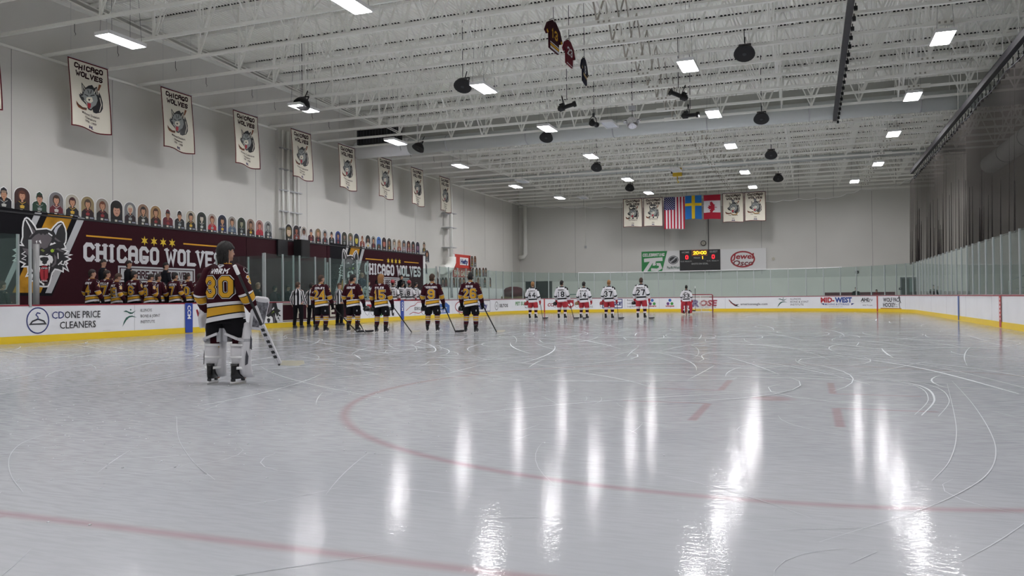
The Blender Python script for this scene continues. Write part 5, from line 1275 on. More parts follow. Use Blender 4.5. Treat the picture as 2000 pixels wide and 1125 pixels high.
# ---- five skaters of the maroon team in a row
HP = [(628, 648, '24', 'NEALEY', 'brown', 'short', .6, 1.0, 'number 24 on the back, leftmost of the five standing on the ice'), (690, 648, '4', 'KEANE', 'black', 'short', .6, 1.0, 'number 4 on the back, right hand holding a helmet'),
      (745, 650, '15', 'PYLES', 'fair', 'long', .3, .98, 'number 15 on the back, longer fair hair'), (845, 648, '9', 'BERNARD', 'brown', 'short', .3, .985, 'number 9 on the back, legs set wide apart'),
      (920, 650, '26', 'ROIS', 'black', 'short', .0, .985, 'number 26 on the back, rightmost of the five maroon skaters')]
for i, (px, py, n_, nm, hc, st, fc, s_, lab) in enumerate(HP):
    P_ = at(px, py+.7, Z=0); s_ *= 1.065; x, y = P_.x, P_.y
    person(x, y, 'maroon hockey player, '+lab, 'home', 'player', n_, nm, hc, st, fc, radians((4, 2, 5, 12, 6)[i]), s_, .02, group='maroon players standing on the ice')
    hd = Vector((x+.36*s_, y+.14, .87)) if i != 1 else Vector((x-.30, y+.2, .87))
    tp = at((698, 713, 804, 890, 970)[i], 649, Z=.01); bt_ = hd+(hd-tp)*.28
    stick(bt_, tp, (.8, .6, 0), 'black hockey stick held by the player wearing number '+n_, blackg, bk if i not in (2, 4) else pale, .3, 'sticks of the maroon players')
    if i == 1: helmet((x+.48, y+.12, .78), 'black helmet with visor held in the right hand of player 4', blackg)
    if i in (2, 3, 4): helmet((x-.40, y+.16, .78), 'black helmet hanging from the left hand of player '+n_, blackg, .6)
# ---- five skaters of the white team
AP = [(1041, 623, '44', 'LICHTY', 'fair', .0, 1.0), (1098, 623, '18', 'REGAN', 'black', .3, 1.02), (1141, 623, '14', 'NEWKIRK', 'black', .0, .98), (1190, 623, '37', 'LEWIN', 'fair', .0, 1.01), (1253, 622.5, '27', 'GRANTLY', 'brown', .0, 1.06)]
for i, (px, py, n_, nm, hc, fc, s_) in enumerate(AP):
    P_ = at(px, py+.6, Z=0); s_ *= 1.035; x, y = P_.x, P_.y
    person(x, y, 'hockey player in white, number %s on the back, %s' % (n_, ('leftmost of the row', 'second from the left', 'third from the left', 'left glove held away from the body', 'tallest, rightmost of the row')[i]), 'away', 'player', n_, nm, hc, 'short', fc, radians(-3), s_*1.02, .026, group='white players standing on the ice')
    hd = Vector((x+.37, y+.12, .88)) if i != 2 else Vector((x-.34, y+.15, .88)); tp = at((1060, 1121, 1139, 1208, 1267)[i], 622.5, Z=.01); bt_ = hd+(hd-tp)*.28
    stick(bt_, tp, (1, .3, 0), 'dark hockey stick held by the white player wearing number '+n_, blackg, bk, .3, 'sticks of the white players')
    helmet((x-.42, y+.14, .80), ('dark' if i in (1, 4) else 'tan' if i == 2 else 'red')+' helmet in the left hand of white player '+n_, blackg if i in (1, 4) else M('helmet_tan', '8a6f4c', .4) if i == 2 else M('helmet_red', '8e2029', .35), .4)
# ---- officials
P_ = at(582, 600, X=-19.75); person(P_.x, P_.y, 'official in black and white striped shirt, left of player 24, back to the camera', 'ref', 'player', None, None, 'brown', 'short', .3, radians(2), 1.0, .014, group='officials')
P_ = at(663, 600, X=-19.7); person(P_.x, P_.y, 'official in black and white striped shirt turned in profile between players 24 and 4', 'ref', 'lean', None, None, 'brown', 'short', 1.2, radians(-25), 1.0, .014, group='officials')
P_ = at(609, 600, X=-19.9); o = person(P_.x, P_.y, 'dark haired official mostly hidden behind player 24', 'ref', 'player', None, None, 'black', 'short', .3, 0, .99, .02, group='officials')
lay([rect(-.05, 0, .05, .06, oran)], lambda u, v, h: Vector((-.395-h, u, 1.2+v)), 'arm_band', o)

# ---- the goalie of the maroon team
GX, GY = -7.42, 8.72
g = person(GX, GY, 'goaltender in maroon jersey number 30 and white leg pads, standing alone on the near ice', 'home', 'goalie', '30', 'WARM', 'black', 'long', .6, radians(6), 1.02, .013, gl=False)
padm = M('pad_white', 'c9c8cb', .5); padd = M('pad_print', '3a3a42', .6); padg = M('pad_grey', '9a9a9e', .6)
for s in (-1, 1):
    pd = None; A = Vector((s*.19, .0, 0)); c = A + Vector((0, .075, 0)); tw = radians(-28*s if s > 0 else 8)
    Rz = Matrix.Rotation(tw, 3, 'Z'); mb = MB(); rings = []
    for z_, wd, dp, yo in ((.085, .10, .07, .13), (.14, .135, .085, .075), (.24, .14, .09, .05), (.42, .14, .085, .055), (.56, .145, .085, .065), (.60, .15, .08, .07), (.72, .135, .07, .07), (.80, .11, .05, .075), (.815, .07, .03, .08)):
        rings.append([A + Rz @ (Vector((wd*(abs(cos(q))**.6)*(1 if cos(q) > 0 else -1), yo+dp*(abs(sin(q))**.7)*(1 if sin(q) > 0 else -1), 0))) + Vector((0, 0, z_)) for q in [2*pi*i/24 for i in range(24)]])
    mb.ring_loft(rings, lambda i, j: (padg if i in (4,) else padm)); pd = mb.build('leg_pad', g); pd['label'] = 'white goalie leg pad'
    mb = MB()
    for z_ in (.2, .34, .5): # calf wrap and straps at the back
        mb.ring_loft([[A + Rz @ Vector((.115*cos(q), .0+.10*sin(q), zz)) for q in [2*pi*i/18 for i in range(18)]] for zz in (z_, z_+.035)], lambda i, j: M('strap_white', 'dadada', .6))
    mb.build('strap', pd)
    mb = MB(); mb.ring_loft([[A + Rz @ Vector((wq*cos(q), -.005+dq*sin(q), zz)) for q in [2*pi*i/18 for i in range(18)]] for zz, wq, dq in ((.24, .07, .08), (.32, .088, .09), (.44, .095, .10), (.50, .085, .09))], lambda i, j: padm); mb.build('calf_wrap', pd)
    mb = MB().bar(A+Vector((-s*.13, -.10, .67)), A+Vector((s*.06, -.115, .60)), .03, .035, padm, (0, 1, 0)).bar(A+Vector((s*.06, -.115, .60)), A+Vector((s*.125, .0, .57)), .03, .035, padm, (0, 1, 0)); mb.box((A.x-s*.22-.05, -.09, .56), (A.x-s*.22+.05, .03, .74), padg); mb.build('knee_strap', pd)
    lay([[([(-.1, .0), (-.02, .02), (.0, .12), (-.06, .2), (-.09, .12)], padd), ([(.04, .22), (.1, .2), (.1, .34), (.06, .4)], padd)]], lambda u, v, h: A + Rz @ Vector((s*(.145+h), .06+u*.5, .25+v)), 'pad_print', pd, .003)
# blocker on the right arm, catching glove on the left hand
mb = MB(); bl = Matrix.Rotation(radians(12), 3, 'Y') @ Matrix.Rotation(radians(-38), 3, 'Z'); bo = Vector((.41, .13, .93)); rings = []
for t_, wd in ((-.22, .07), (-.20, .09), (.0, .105), (.14, .11), (.2, .10), (.225, .075)):
    rings.append([bo + bl @ Vector((.045*(abs(sin(q))**.5)*(1 if sin(q) > 0 else -1) + (.02 if t_ > .15 else 0), wd*(abs(cos(q))**.6)*(1 if cos(q) > 0 else -1), t_)) for q in [2*pi*i/20 for i in range(20)]])
mb.ring_loft(rings, lambda i, j: padm); b = mb.build('blocker', g); b['label'] = 'white rectangular blocker with grey marbled print on the right forearm'
marb = M('marble_print', '6e6e74', .6, noise=.75, nscale=30)
lay([[([(-.085, -.17), (.085, -.17), (.09, .15), (.06, .18), (-.06, .18), (-.09, .15)], marb)]], lambda u, v, h: bo + bl @ Vector((-.046-h, u, v)), 'print', b, .003)
lay([[([(-.075, -.18), (.075, -.18), (.09, .15), (.06, .195), (-.06, .195), (-.09, .15)], marb)]], lambda u, v, h: bo + bl @ Vector((.047+h, u, v)), 'print', b, .003)
mb = MB(); bone(mb, (.37, .06, 1.02), (.40, .1, .90), .07, .06); bone(mb, (.40, .1, .90), (.42, .15, .82), .055, .05)
for i in range(4): bone(mb, (.38+.01*i, .1+.022*i, .83), (.35, .1+.022*i, .80), .018, .016, 8)
bone(mb, (.36, .05, .9), (.33, .09, .83), .022, .018, 8)
gm = remeshed(mb, 'blocker_glove', .012, padm); link('blocker_glove', gm, g)
mb = MB(); bone(mb, (-.37, .05, 1.02), (-.40, .1, .92), .06, .07); bone(mb, (-.40, .1, .92), (-.41, .14, .78), .075, .055); bone(mb, (-.37, .16, .9), (-.38, .2, .78), .045, .035); bone(mb, (-.41, .04, .88), (-.42, .06, .76), .04, .03)
cg = link('catching_glove', remeshed(mb, 'catcher', .012, padm), g); cg['label'] = 'white catching glove with red edge'
MB().tube([(-.44, .0, .98), (-.475, .08, .90), (-.47, .15, .80), (-.42, .2, .74)], .014, dred, 6).build('red_edge', cg)
t = stick((GX+.40, GY-.30, 1.58), (GX+.48, GY+.52, .22), (.9, .35, -.05), 'goalie stick with white paddle held against the blocker of the near goaltender', bk, M('blade_cream', 'cfcbb8', .6), .34)
d = Vector((.40-.48, -.30-.52, 1.58-.22)); MB().bar(d*.02, d*.42, .035, .085, padm, (1, .3, 0)).build('paddle', t)
mb = MB()
for q in (.08, .13, .19, .24, .31, .36): mb.bar(d*q, d*(q+.03), .037, .05, bk, (1, .3, 0))
mb.build('paddle_print', t)
# ---- the goalie of the white team, far away before the net
P_ = at(1341, 614.5, Z=0); x, y = P_.x, P_.y
g2 = person(x, y, 'goaltender in white jersey number 33 with red leg pads standing before the far net', 'away', 'player', '33', 'HELL', 'black', 'short', .0, 0, .97, .026)
for s in (-1, 1):
    mb = MB(); rings = []
    for z_, wd, dp in ((.09, .11, .09), (.2, .16, .12), (.5, .17, .12), (.75, .15, .10), (.84, .10, .06)): rings.append([Vector((s*.2+wd*cos(q), .05+dp*sin(q), z_)) for q in [2*pi*i/18 for i in range(18)]])
    mb.ring_loft(rings, lambda i, j: jr); pd = mb.build('leg_pad', g2); pd['label'] = 'red goalie leg pad'
    MB().tube([(s*.12, -.06, .15), (s*.10, -.09, .35), (s*.13, -.07, .55)], .03, jw, 8).build('strap', pd)
stick((x+.55, y-.1, 1.75), (x+.5, y+.3, .2), (-.6, .5, 0), 'upright stick beside the far goaltender in the white jersey', blackg, bk, .3)
# the net
gx, gy = -7.0, 55.6; a_ = at(1358, 607, Y=56.5); b_ = at(1391, 607, Y=56.5)
t = thing('goal_net', 'red framed goal net with white mesh at the far end of the ice', 'goal net', (0, 0, 0)); x0 = -7.35-.915; x1 = -7.35+.915; y0 = 57.25
xm0 = at(1354, 600, Y=y0).x; xm1 = at(1392, 600, Y=y0).x
x1 = xm1; x0 = x1-1.83
MB().tube([(x0, y0, 0), (x0, y0, 1.2), (x0+.04, y0, 1.24), (x1-.04, y0, 1.24), (x1, y0, 1.2), (x1, y0, 0)], .038, M('net_red', '7e1b28', .4), 10).build('front_frame', t)
MB().tube([(x0, y0, .02), (x0+.05, y0+.7, .02), (x0+.4, y0+1.1, .02), (x1-.4, y0+1.1, .02), (x1-.05, y0+.7, .02), (x1, y0, .02)], .025, white, 8).tube([(x0, y0, 1.2), (x0+.3, y0+.5, 1.18), (x1-.3, y0+.5, 1.18), (x1, y0, 1.2)], .02, white, 8).tube([((x0+x1)/2, y0+.5, 1.18), ((x0+x1)/2, y0+1.1, .02)], .02, white, 8).build('base_frame', t)
mb = MB()
for i in range(19):
    f = i/18; xx = x0+.3+(x1-x0-.6)*f; mb.tube([(xx, y0+.5, 1.18), (x0+.4+(x1-x0-.8)*f, y0+1.1, .05)], .006, pale, 4)
for i in range(10):
    f = i/9; mb.tube([(x0+.3+.1*f, y0+.5+.6*f, 1.18-1.13*f), (x1-.3-.1*f, y0+.5+.6*f, 1.18-1.13*f)], .006, pale, 4)
for s, xe, xq in ((1, x0, x0+.3), (-1, x1, x1-.3)):
    for i in range(7):
        f = i/7; mb.tube([(xe, y0, 1.15*f+.03), (xe+(xq-xe)*1.1, y0+.5+.6*(1-f), 1.15*f+.03)], .006, pale, 4)
tag(mb.build('netting', t), kind='stuff')

# ---- home bench, standing on the platform (z = .12)
HB = [(180, '4', 'GERRY', 'dark', .6, -6), (209, '7', 'MILLS', 'dark', .9, 10), (228, '39', 'LAGET', 'brown', .3, -18), (262, '6', 'LALIME', 'black', .6, 4), (292, '9', 'GUST', 'dark', .3, -12), (309, '11', 'HOLT', 'dark', .9, 8), (342, '7', 'JOSTEN', 'black', .3, -4), (366, '10', 'COY', 'dark', .6, 0), (391, '8', 'WELLS', 'dark', .9, 10)]
bl_ = ['leftmost on the near bench, number 4 on the back', 'second on the near bench, half hidden by number 4', 'number 39, head bowed, on the near bench', 'number 6 on the near bench', 'number 9 with head lowered on the near bench', 'number 11 with gloves on the near boards', 'number 7 in the right half of the near bench', 'number 10 near the right end of the near bench', 'right end of the near bench, just left of the goaltender']
for i, (px, n_, nm, hc, fc, tn) in enumerate(HB):
    P_ = at(px, 560, X=-21.2 - (.5 if i % 2 else 0)); lo = (0, .02, -.12, .02, -.1, -.06, 0, 0, 0)[i]
    person(P_.x, P_.y, 'maroon hockey player, '+bl_[i], 'home', 'lean' if i in (4, 5) else 'player', n_, nm, hc, 'short', fc, radians(tn), 1.0+lo*.4, .03, .28, 'maroon players on the near bench', tilt=-.35 if i in (2, 4) else 0.)
for px, py, fc, lab, k in ((202, 509, 1.2, 'behind players 4 and 39', 'coach'), (252, 509, 1.2, 'behind player 6', 'coach'), (324, 520, .9, 'behind player 7, head lowered', 'coach')):
    P_ = at(px, 540, X=-22.75); person(P_.x, P_.y, 'coach in a dark suit standing '+lab+' at the near bench', k, 'fold', None, None, 'black', 'short', fc, radians(-20), 1.03, .022, .66, 'coaches')
P_ = at(504, 560, X=-21.6); person(P_.x, P_.y, 'bald man in a grey jacket standing behind the glass right of the goaltender', 'greyc', 'fold', None, None, 'bald', 'short', .9, radians(-30), 1.0, .022, 0.)
P_ = at(4, 580, X=-21.6); person(P_.x, P_.y, 'person in a dark green jacket at the left edge behind the glass', 'dgreen', 'fold', None, None, 'brown', 'short', .3, 0, .93, .022, 0.)
P_ = at(537, 580, X=-22.4); person(P_.x, P_.y, 'person in black clothing inside the dark timekeeper box', 'coach', 'fold', None, None, 'black', 'short', .6, 0, .95, .026, 0.)
P_ = at(563, 580, X=-22.2); person(P_.x, P_.y, 'person in black clothing with a pale face left of the striped official', 'coach', 'fold', None, None, 'black', 'short', 1.2, radians(-30), .97, .026, 0.)
P_ = at(700, 560, X=-21.5)
# ---- visitors bench
AB = [(719, '45', 'FOGEL', 0), (738, '12', 'DREW', 10), (768, '21', 'PLATT', 8), (786, '5', 'ORRIN', 0), (800, '8', 'SHAW', 5), (812, '2', 'KIRBY', 0)]
for i, (px, n_, nm, tn) in enumerate(AB):
    P_ = at(px, 570, X=-21.15-(.45 if i % 2 else 0)); person(P_.x, P_.y, 'hockey player in white jersey at the far bench, '+('number 45, left end', 'hidden behind player 15', 'right of player 15', 'fourth from the left', 'fifth from the left', 'right end beside player 9')[i], 'away', 'player', n_, nm, 'black', 'short', .6, radians(tn), .97, .03, .28, 'white players on the far bench', tilt=-.2 if i % 2 else 0.)
    if i in (2, 4): helmet((P_.x-.0, P_.y-.05, 2.07), 'red helmet with white marking worn low at the far bench, '+('left' if i == 2 else 'right')+' of the two', M('helmet_red', '8e2029', .35))
for px, k, fc, lab in ((707, 'navy', .9, 'navy suit, left end'), (741, 'coach', .6, 'dark suit, behind player 15'), (784, 'coach', 1.2, 'black suit and mask, near the middle')):
    P_ = at(px, 560, X=-22.75); person(P_.x, P_.y, 'coach in '+lab+' of the far bench', k, 'fold', None, None, 'bald' if px == 707 else 'dark', 'short', fc, radians(-15), 1.02, .026, .66, 'coaches')
# ---- people behind the far glass
for px, k, lab in ((1672, 'coach', 'person in dark clothes with a white mask behind the far right glass'), (1712, 'redv', 'person in dark red jacket beyond the far right glass, seated by a post')):
    P_ = at(px, 575, Y=64); person(P_.x, 64., lab, k, 'fold', None, None, 'black', 'short', .3, radians(170), .80 if px == 1712 else .9, .03, 0.)
P_ = at(1823, 575, X=8.2); person(8.2, P_.y, 'dark figure standing far behind the right corner glass', 'coach', 'player', None, None, 'black', 'short', .0, radians(180), .95, .03, 0.)
# ================================================================== PORTRAIT CUTOUTS, SMALL THINGS, ICE MARKS
cm = lambda h: M('print_'+h, h, .7)
CUT = {}
def cutout(X, y, z, wd, ht, spec, label, group, facing='x'):
    """free-standing portrait board: white backing, printed picture, black caption strip with two small tags"""
    bg, hair, sk_, shirt, style = spec
    t = thing('portrait_cutout', label, 'portrait', (X, y, z), 0, group)
    cx = wd/2; r = wd/2; head_y = ht*.64; n = 14
    arch = [(0, 0), (wd, 0), (wd, ht-r*.9)] + [(cx+r*cos(q), ht-r*.9+r*.9*sin(q)) for q in [pi*i/n for i in range(1, n)]] + [(0, ht-r*.9)]
    if style == 'shape': arch = [(0, 0), (wd, 0), (wd, ht*.42), (wd*.9, ht*.52), (wd*.68, ht*.58), (wd*.74, ht*.75), (wd*.68, ht*.92), (cx, ht), (wd*.32, ht*.92), (wd*.26, ht*.75), (wd*.32, ht*.58), (wd*.1, ht*.52), (0, ht*.42)]
    mb = MB(); N = len(arch)
    mb.v = [(0, u, v) for u, v in arch]+[(-.02, u, v) for u, v in arch]; mb.face(range(N), white); mb.face(list(range(N, 2*N))[::-1], white)
    for i in range(N): mb.face((i, N+i, N+(i+1) % N, (i+1) % N), white)
    mb.build('backing', t)
    k = .93; inner = [(cx+(u-cx)*k, max(v*.975, .0) if v > .01 else .07) for u, v in arch]
    if style == 'shape': inner = [(cx+(u-cx)*.9, max(v*.965, .06)) for u, v in arch]
    hr = wd*(.19 if style != 'close' else .3); hy = head_y if style != 'close' else ht*.5
    L0 = [(inner, cm(bg) if style != 'shape' else cm(shirt))]
    sh = [(wd*.06, .07), (wd*.94, .07), (wd*.93, ht*.30), (wd*.75, ht*.42), (cx+.05, ht*.48), (cx-.05, ht*.48), (wd*.25, ht*.42), (wd*.07, ht*.30)]
    L1 = [(sh, cm(shirt))] if style != 'close' else [([(wd*.06, .07), (wd*.94, .07), (wd*.9, ht*.2), (cx, ht*.28), (wd*.1, ht*.2)], cm(shirt))]
    L1 = L1 + (oval(cx, hy+.02, hr*1.28, hr*1.5, cm(hair), 14) if style != 'shape' else [])
    L2 = oval(cx, hy-.005, hr*.88, hr*1.15, cm(sk_), 14) + [([(cx-.04, ht*.40), (cx+.04, ht*.40), (cx+.03, hy-hr*.6), (cx-.03, hy-hr*.6)], cm(sk_))]
    rnd = random.Random(int(y*100)); ac = rnd.choice(('b8b8b4', 'c9a23a', '8a2c30', '8d9494'))
    L2 = L2 + stroke([(wd*.3, ht*.42), (cx, ht*.33), (wd*.7, ht*.42)], .018, cm(ac)) + [([(cx-.07, ht*.16), (cx+.07, ht*.16), (cx+.09, ht*.26), (cx, ht*.30), (cx-.09, ht*.26)], cm(ac))] if style != 'close' else L2
    L3 = oval(cx, hy+hr*.95, hr*.9, hr*.4, cm(hair), 10) + oval(cx-hr*.35, hy+hr*.1, hr*.13, hr*.08, bk, 6)+oval(cx+hr*.35, hy+hr*.1, hr*.13, hr*.08, bk, 6)+oval(cx, hy-hr*.5, hr*.3, hr*.08, cm('7d3a36'), 6)
    cap = rect(.02, .0, wd-.02, .11, bk); L3 = L3 + cap
    L4 = rect(cx-.09, .02, cx+.02, .10, pale)+rect(cx+.08, .03, wd-.06, .08, cm('8f93a4'))
    pf = lambda u, v, h: Vector((h, u, v))
    lay([L0, L1, L2, L3], pf, 'picture', t, .003); lay([L4], lambda u, v, h: Vector((h+.013, u, v)), 'caption_tags', t, .003)
    return t
S22 = [('9a9a98', '8f7a68', 'b98a6c', '14161c', 'shape', 'bald man in a navy jersey'), ('3c2320', '5a3020', 'c08e74', '171214', 'arch', 'red-haired woman on a brown ground'), ('dddddd', '3a2618', 'c08e74', '1b3a2a', 'shape', 'dark-haired woman in a green and black jersey'), ('6d6a6c', '3a2618', 'c08e74', '5c1822', 'arch', 'two people in maroon jerseys'),
       ('b0a99c', '3a1416', 'b98a6c', '1c1c22', 'arch', 'moustached man in a red cap'), ('8a7a58', '4a3a30', 'b98a6c', '26181c', 'arch', 'man in a cap before pale lights'), ('8e867c', '6a3a24', 'b98a6c', '1a1012', 'arch', 'long-haired person in black'), ('1a1618', '15110f', 'c0907a', '120e10', 'close', 'close-up of a dark-haired smiling woman'),
       ('77777a', 'c0b8a8', 'c0907a', '2a1a20', 'arch', 'fair-haired child in a dark jersey'), ('8b6f5c', '2a2220', 'b98a6c', '23201c', 'arch', 'short-haired boy in a dark jersey'), ('9a7c56', '4a2c1a', 'b98a6c', '2a1c16', 'arch', 'long-haired bearded man'), ('dddddd', '2a2220', '9a6a50', '5a1c26', 'shape', 'person in a maroon jersey with gold collar'),
       ('dddddd', '4a3a30', 'b98a6c', '1a1a1e', 'shape', 'small figure in a black jersey'), ('a8a090', '2a2220', 'b98a6c', '15161c', 'arch', 'dark-bearded man in a black shirt'), ('2a3028', '1a1a1a', 'c0b8a8', '17201a', 'arch', 'dark crowded picture'), ('a59c94', '6a3424', 'b98a6c', 'a8242c', 'arch', 'long-haired woman in a bright red shirt'),
       ('20263c', '20161a', 'b98a6c', '232a58', 'arch', 'person in a blue shirt with a hand raised'), ('8f8a84', '4a3020', 'b98a6c', '4a5a70', 'arch', 'adult holding a child'), ('2c3428', '1a1a18', '8a8a70', '14181a', 'arch', 'person in dark shade before leaves'), ('8a7468', '3a2420', 'a07860', '2a1a1c', 'arch', 'person in a cap on a dull pink ground'),
       ('a07c78', '6a3c30', 'c07868', 'a8283a', 'arch', 'person in a bright crimson shirt'), ('8a8c8c', '3a3a3a', '9a9a96', '34363a', 'arch', 'grey picture at the end of the near row')]
for i, sp_ in enumerate(S22):
    y = 18.80+i*.667; cutout(BX-.02, y, BT, .62, .88-(.06 if sp_[4] == 'shape' else 0), sp_[:5], 'portrait cutout above the near banner, '+sp_[5], 'portraits above the near banner')
S24 = [('1a1a16', '6a5a34', 'd0b8a0', '20201a', 'close', 'pale face over yellow number letters'), ('2c2428', '2a1c1c', '9a5a44', '6a2a20', 'arch', 'two people in brown and red'), ('a8a098', '1a1412', '6a4434', 'c0c0c4', 'arch', 'dark-bearded man in white'), ('c0c4c8', '5a5a60', 'b98a6c', '3a1a20', 'shape', 'child beside a grey mascot shape'),
       ('7a6a58', '8a6a3a', 'c0907a', '241c1c', 'arch', 'fair-haired woman in black'), ('a8a8a8', '1c1c1c', '9a6a50', '2c2e34', 'arch', 'person in a black cap and grey shirt'), ('dddddd', '4a2c20', 'c0907a', '16161a', 'shape', 'boy in a black jersey'), ('2a3c78', '2a2a3a', 'a87c64', '20283c', 'arch', 'person on a strong blue ground'),
       ('3c3c34', '2a2a20', '8a7060', '2a2c26', 'arch', 'person in dull olive shade'), ('6a6a58', '5a4a34', 'b98a6c', '5a5a5e', 'arch', 'person in grey on an olive ground'), ('24304a', '3a3020', 'c8b848', '1c2430', 'close', 'yellow-lit face on dark blue'), ('dddddd', '7a5a30', 'b98a6c', '7a3426', 'shape', 'narrow figure in rust red'),
       ('2a2826', '1a1a1a', '7c5340', 'c4c4c0', 'arch', 'person in a white top on a dark ground'), ('8c8c86', '3a2a24', 'b98a6c', '3a1c24', 'arch', 'person in a maroon scarf'), ('4a74b0', '1c2c5a', '3c6ab8', '2c4a3c', 'arch', 'blue-haired figure'), ('2a2024', '3a1c1c', 'b06a58', '2a2024', 'close', 'pink face close-up'),
       ('4a4640', '3a2a20', '9a6a50', '2a221e', 'arch', 'person in brown shade'), ('9a968e', '5a4a3c', 'c0a890', 'a8a8a4', 'arch', 'pale person in white'), ('a0907c', '7a5430', 'b98a6c', '8a4430', 'arch', 'fair-haired child in orange'), ('6c6a6e', '2a2224', 'a87c64', '8a8088', 'arch', 'person in a lilac grey shirt'),
       ('3a2a20', '5a1c20', 'a87c64', '6a2026', 'arch', 'person in a red hat'), ('2c2c2a', '2a2020', 'a06a58', '5a2024', 'arch', 'person in dark red'), ('2a2434', '241c2c', '7a5a70', '302a4a', 'close', 'violet-lit face'), ('b8b0a4', '1c1a1a', 'a87c64', '1c1c20', 'arch', 'person in black at the far end')]
for i, sp_ in enumerate(S24):
    y = 34.5+i*.662 if i < 23 else 50.05; cutout(BX-.02, y, BT if i < 23 else BT+.12, .61, .86-(.06 if sp_[4] == 'shape' else 0), sp_[:5], 'portrait cutout above the far banner, '+sp_[5], 'portraits above the far banner')
# portraits stacked at the end of the far banner and around the red sign
def wallcut(px, py0, py1, wd, lab, i, X=-25.75):
    a = at(px, py1, X=X); b = at(px, py0, X=X); rnd = random.Random(i*5+1)
    sp_ = (rnd.choice(('3c2a20', '2a2a2a', '6a4a34', '4a4a44', '5a5a5e')), rnd.choice(('1c1614', '3a2418', '5a3a20')), rnd.choice(('b98a6c', '8a5a44', 'a87c64')), rnd.choice(('16161a', '4a1a22', '3a3a3e', '2a3a30')), 'arch')
    return cutout(X, a.y-wd/2, a.z, wd, b.z-a.z, sp_, lab, 'portraits near the red sign')
for i, (px, p0, p1, lab) in enumerate(((834, 488, 512, 'upper of two portraits stacked beside the end of the far banner'), (830, 513, 535, 'lower of two portraits stacked beside the end of the far banner'))): wallcut(px, p0, p1, .75, lab, i)
wallcut(922, 499, 522, .55, 'left portrait of the pair right of the red sign', 2); wallcut(928, 499, 522, .55, 'right portrait of the pair right of the red sign', 3)
for i, px in enumerate((924, 931, 937, 944, 949)): wallcut(px, 522, 541, .55, 'portrait in the middle row right of the red sign, %s from the left' % ('first', 'second', 'third', 'fourth', 'fifth')[i], 4+i)
for i, px in enumerate((853, 859, 865, 871, 880, 886, 893, 899, 906, 934, 941, 947, 957)): wallcut(px, 541, 562, .6, 'portrait in the low row behind the corner glass, %s from the left' % ('first', 'second', 'third', 'fourth', 'fifth', 'sixth', 'seventh', 'eighth', 'ninth', 'tenth', 'eleventh', 'twelfth', 'thirteenth')[i], 10+i)
tag(MB().box((WL, 51.8, -.05), (-25.7, 66.5, 1.98), white).build('wall_left'), kind='structure')
# ---- things behind the far end glass
t = thing('covered_cart', 'maroon tarpaulin over a wooden cart in the far left corner', 'cart', (-23.6, 63.2, 0))
MB().ring_loft([[Vector((a*cos(q), b*sin(q), z_)) for q in [2*pi*i/16 for i in range(16)]] for z_, a, b in ((1.25, 1.0, .6), (1.75, .95, .55), (2.0, .7, .4), (2.1, .3, .2))], lambda i, j: M('tarpaulin', '4e1f27', .8)).build('tarpaulin', t)
mb = MB().box((-.95, -.5, .5), (.95, .5, 1.28), M('crate_wood', '7a6a50', .8)); mb.build('crate', t)
wh = MB().tube([(-.03, 0, 0), (.03, 0, 0)], .2, bk, 14).mesh('wheel')
for dx in (-.8, .8):
    for dy in (-.45, .45): link('wheel', wh, t, (dx, dy, .2))
MB().box((-.8, -.45, .2), (.8, .45, .5), dgrey).build('axle_frame', t)
for dx, lab in ((-21.95, 'left black road case of the two behind the far left glass'), (-20.85, 'right black road case of the two behind the far left glass')):
    t = thing('road_case', lab, 'case', (dx, 63.4, 0), 0, 'road cases'); MB().box((-.5, -.4, 1.0), (.5, .4, 2.5), bk).build('box', t); mb = MB()
    for z_ in (1.0, 2.5): mb.box((-.52, -.42, z_-.02), (.52, .42, z_+.02), dgrey)
    mb.build('edge_rail', t); MB().box((-.55, -.45, 0), (.55, .45, .98), M('crate_wood', '7a6a50', .8)).build('crate_base', t)
t = thing('utility_table', 'greenish grey table behind the far end glass, left of player 14', 'table', (-18.3, 63.3, 0))
MB().box((-.7, -.35, 1.35), (.7, .35, 1.42), M('table_green', '6f8a82', .7)).box((-.65, -.3, .95), (.65, .3, 1.0), M('table_green', '6f8a82', .7)).build('shelf', t)
lg = MB().box((-.03, -.03, 0), (.03, .03, 1.38), alu).mesh('leg')
for dx in (-.65, .65):
    for dy in (-.3, .3): link('leg', lg, t, (dx, dy, 0))
for x0_, x1_, lab in ((1.0, 5.8, 'long low dark red bench behind the far right glass'),):
    t = thing('spectator_bench', lab, 'bench', ((x0_+x1_)/2, 64.6, 0)); w2 = (x1_-x0_)/2
    MB().box((-w2, -.05, .95), (w2, .05, 1.32), M('bench_maroon', '54262e', .7)).build('backrest', t); MB().box((-w2, .05, .5), (w2, .5, .56), M('bench_maroon', '54262e', .7)).build('seat', t)
    lg = MB().box((-.04, -.05, 0), (.04, .45, .5), dgrey).box((-.04, -.05, .5), (.04, .02, 1.0), dgrey).mesh('leg')
    for q in range(4): link('leg', lg, t, (-w2+.2+q*(2*w2-.4)/3, 0, 0))
t = thing('door_1', None, None); t['kind'] = 'structure'
a = at(1761, 544, Y=WB-.05); b = at(1790, 577, Y=WB-.05)
MB().box((a.x, WB-.06, -.05), (b.x, WB, a.z), M('door_dark', '2c302e', .5)).box((a.x-.1, WB-.07, -.05), (a.x, WB, a.z+.1), grey).box((b.x, WB-.07, -.05), (b.x+.1, WB, a.z+.1), grey).box((a.x-.1, WB-.07, a.z), (b.x+.1, WB, a.z+.1), grey).build('leaf', t)
MB().box((b.x-.5, WB-.075, 1.3), (b.x-.2, WB-.06, 2.4), M('door_glass', '6a7a7a', .2)).build('vision_panel', t); MB().box((a.x+.12, WB-.12, 1.0), (a.x+.3, WB-.06, 1.06), chrome).build('door_handle', t)
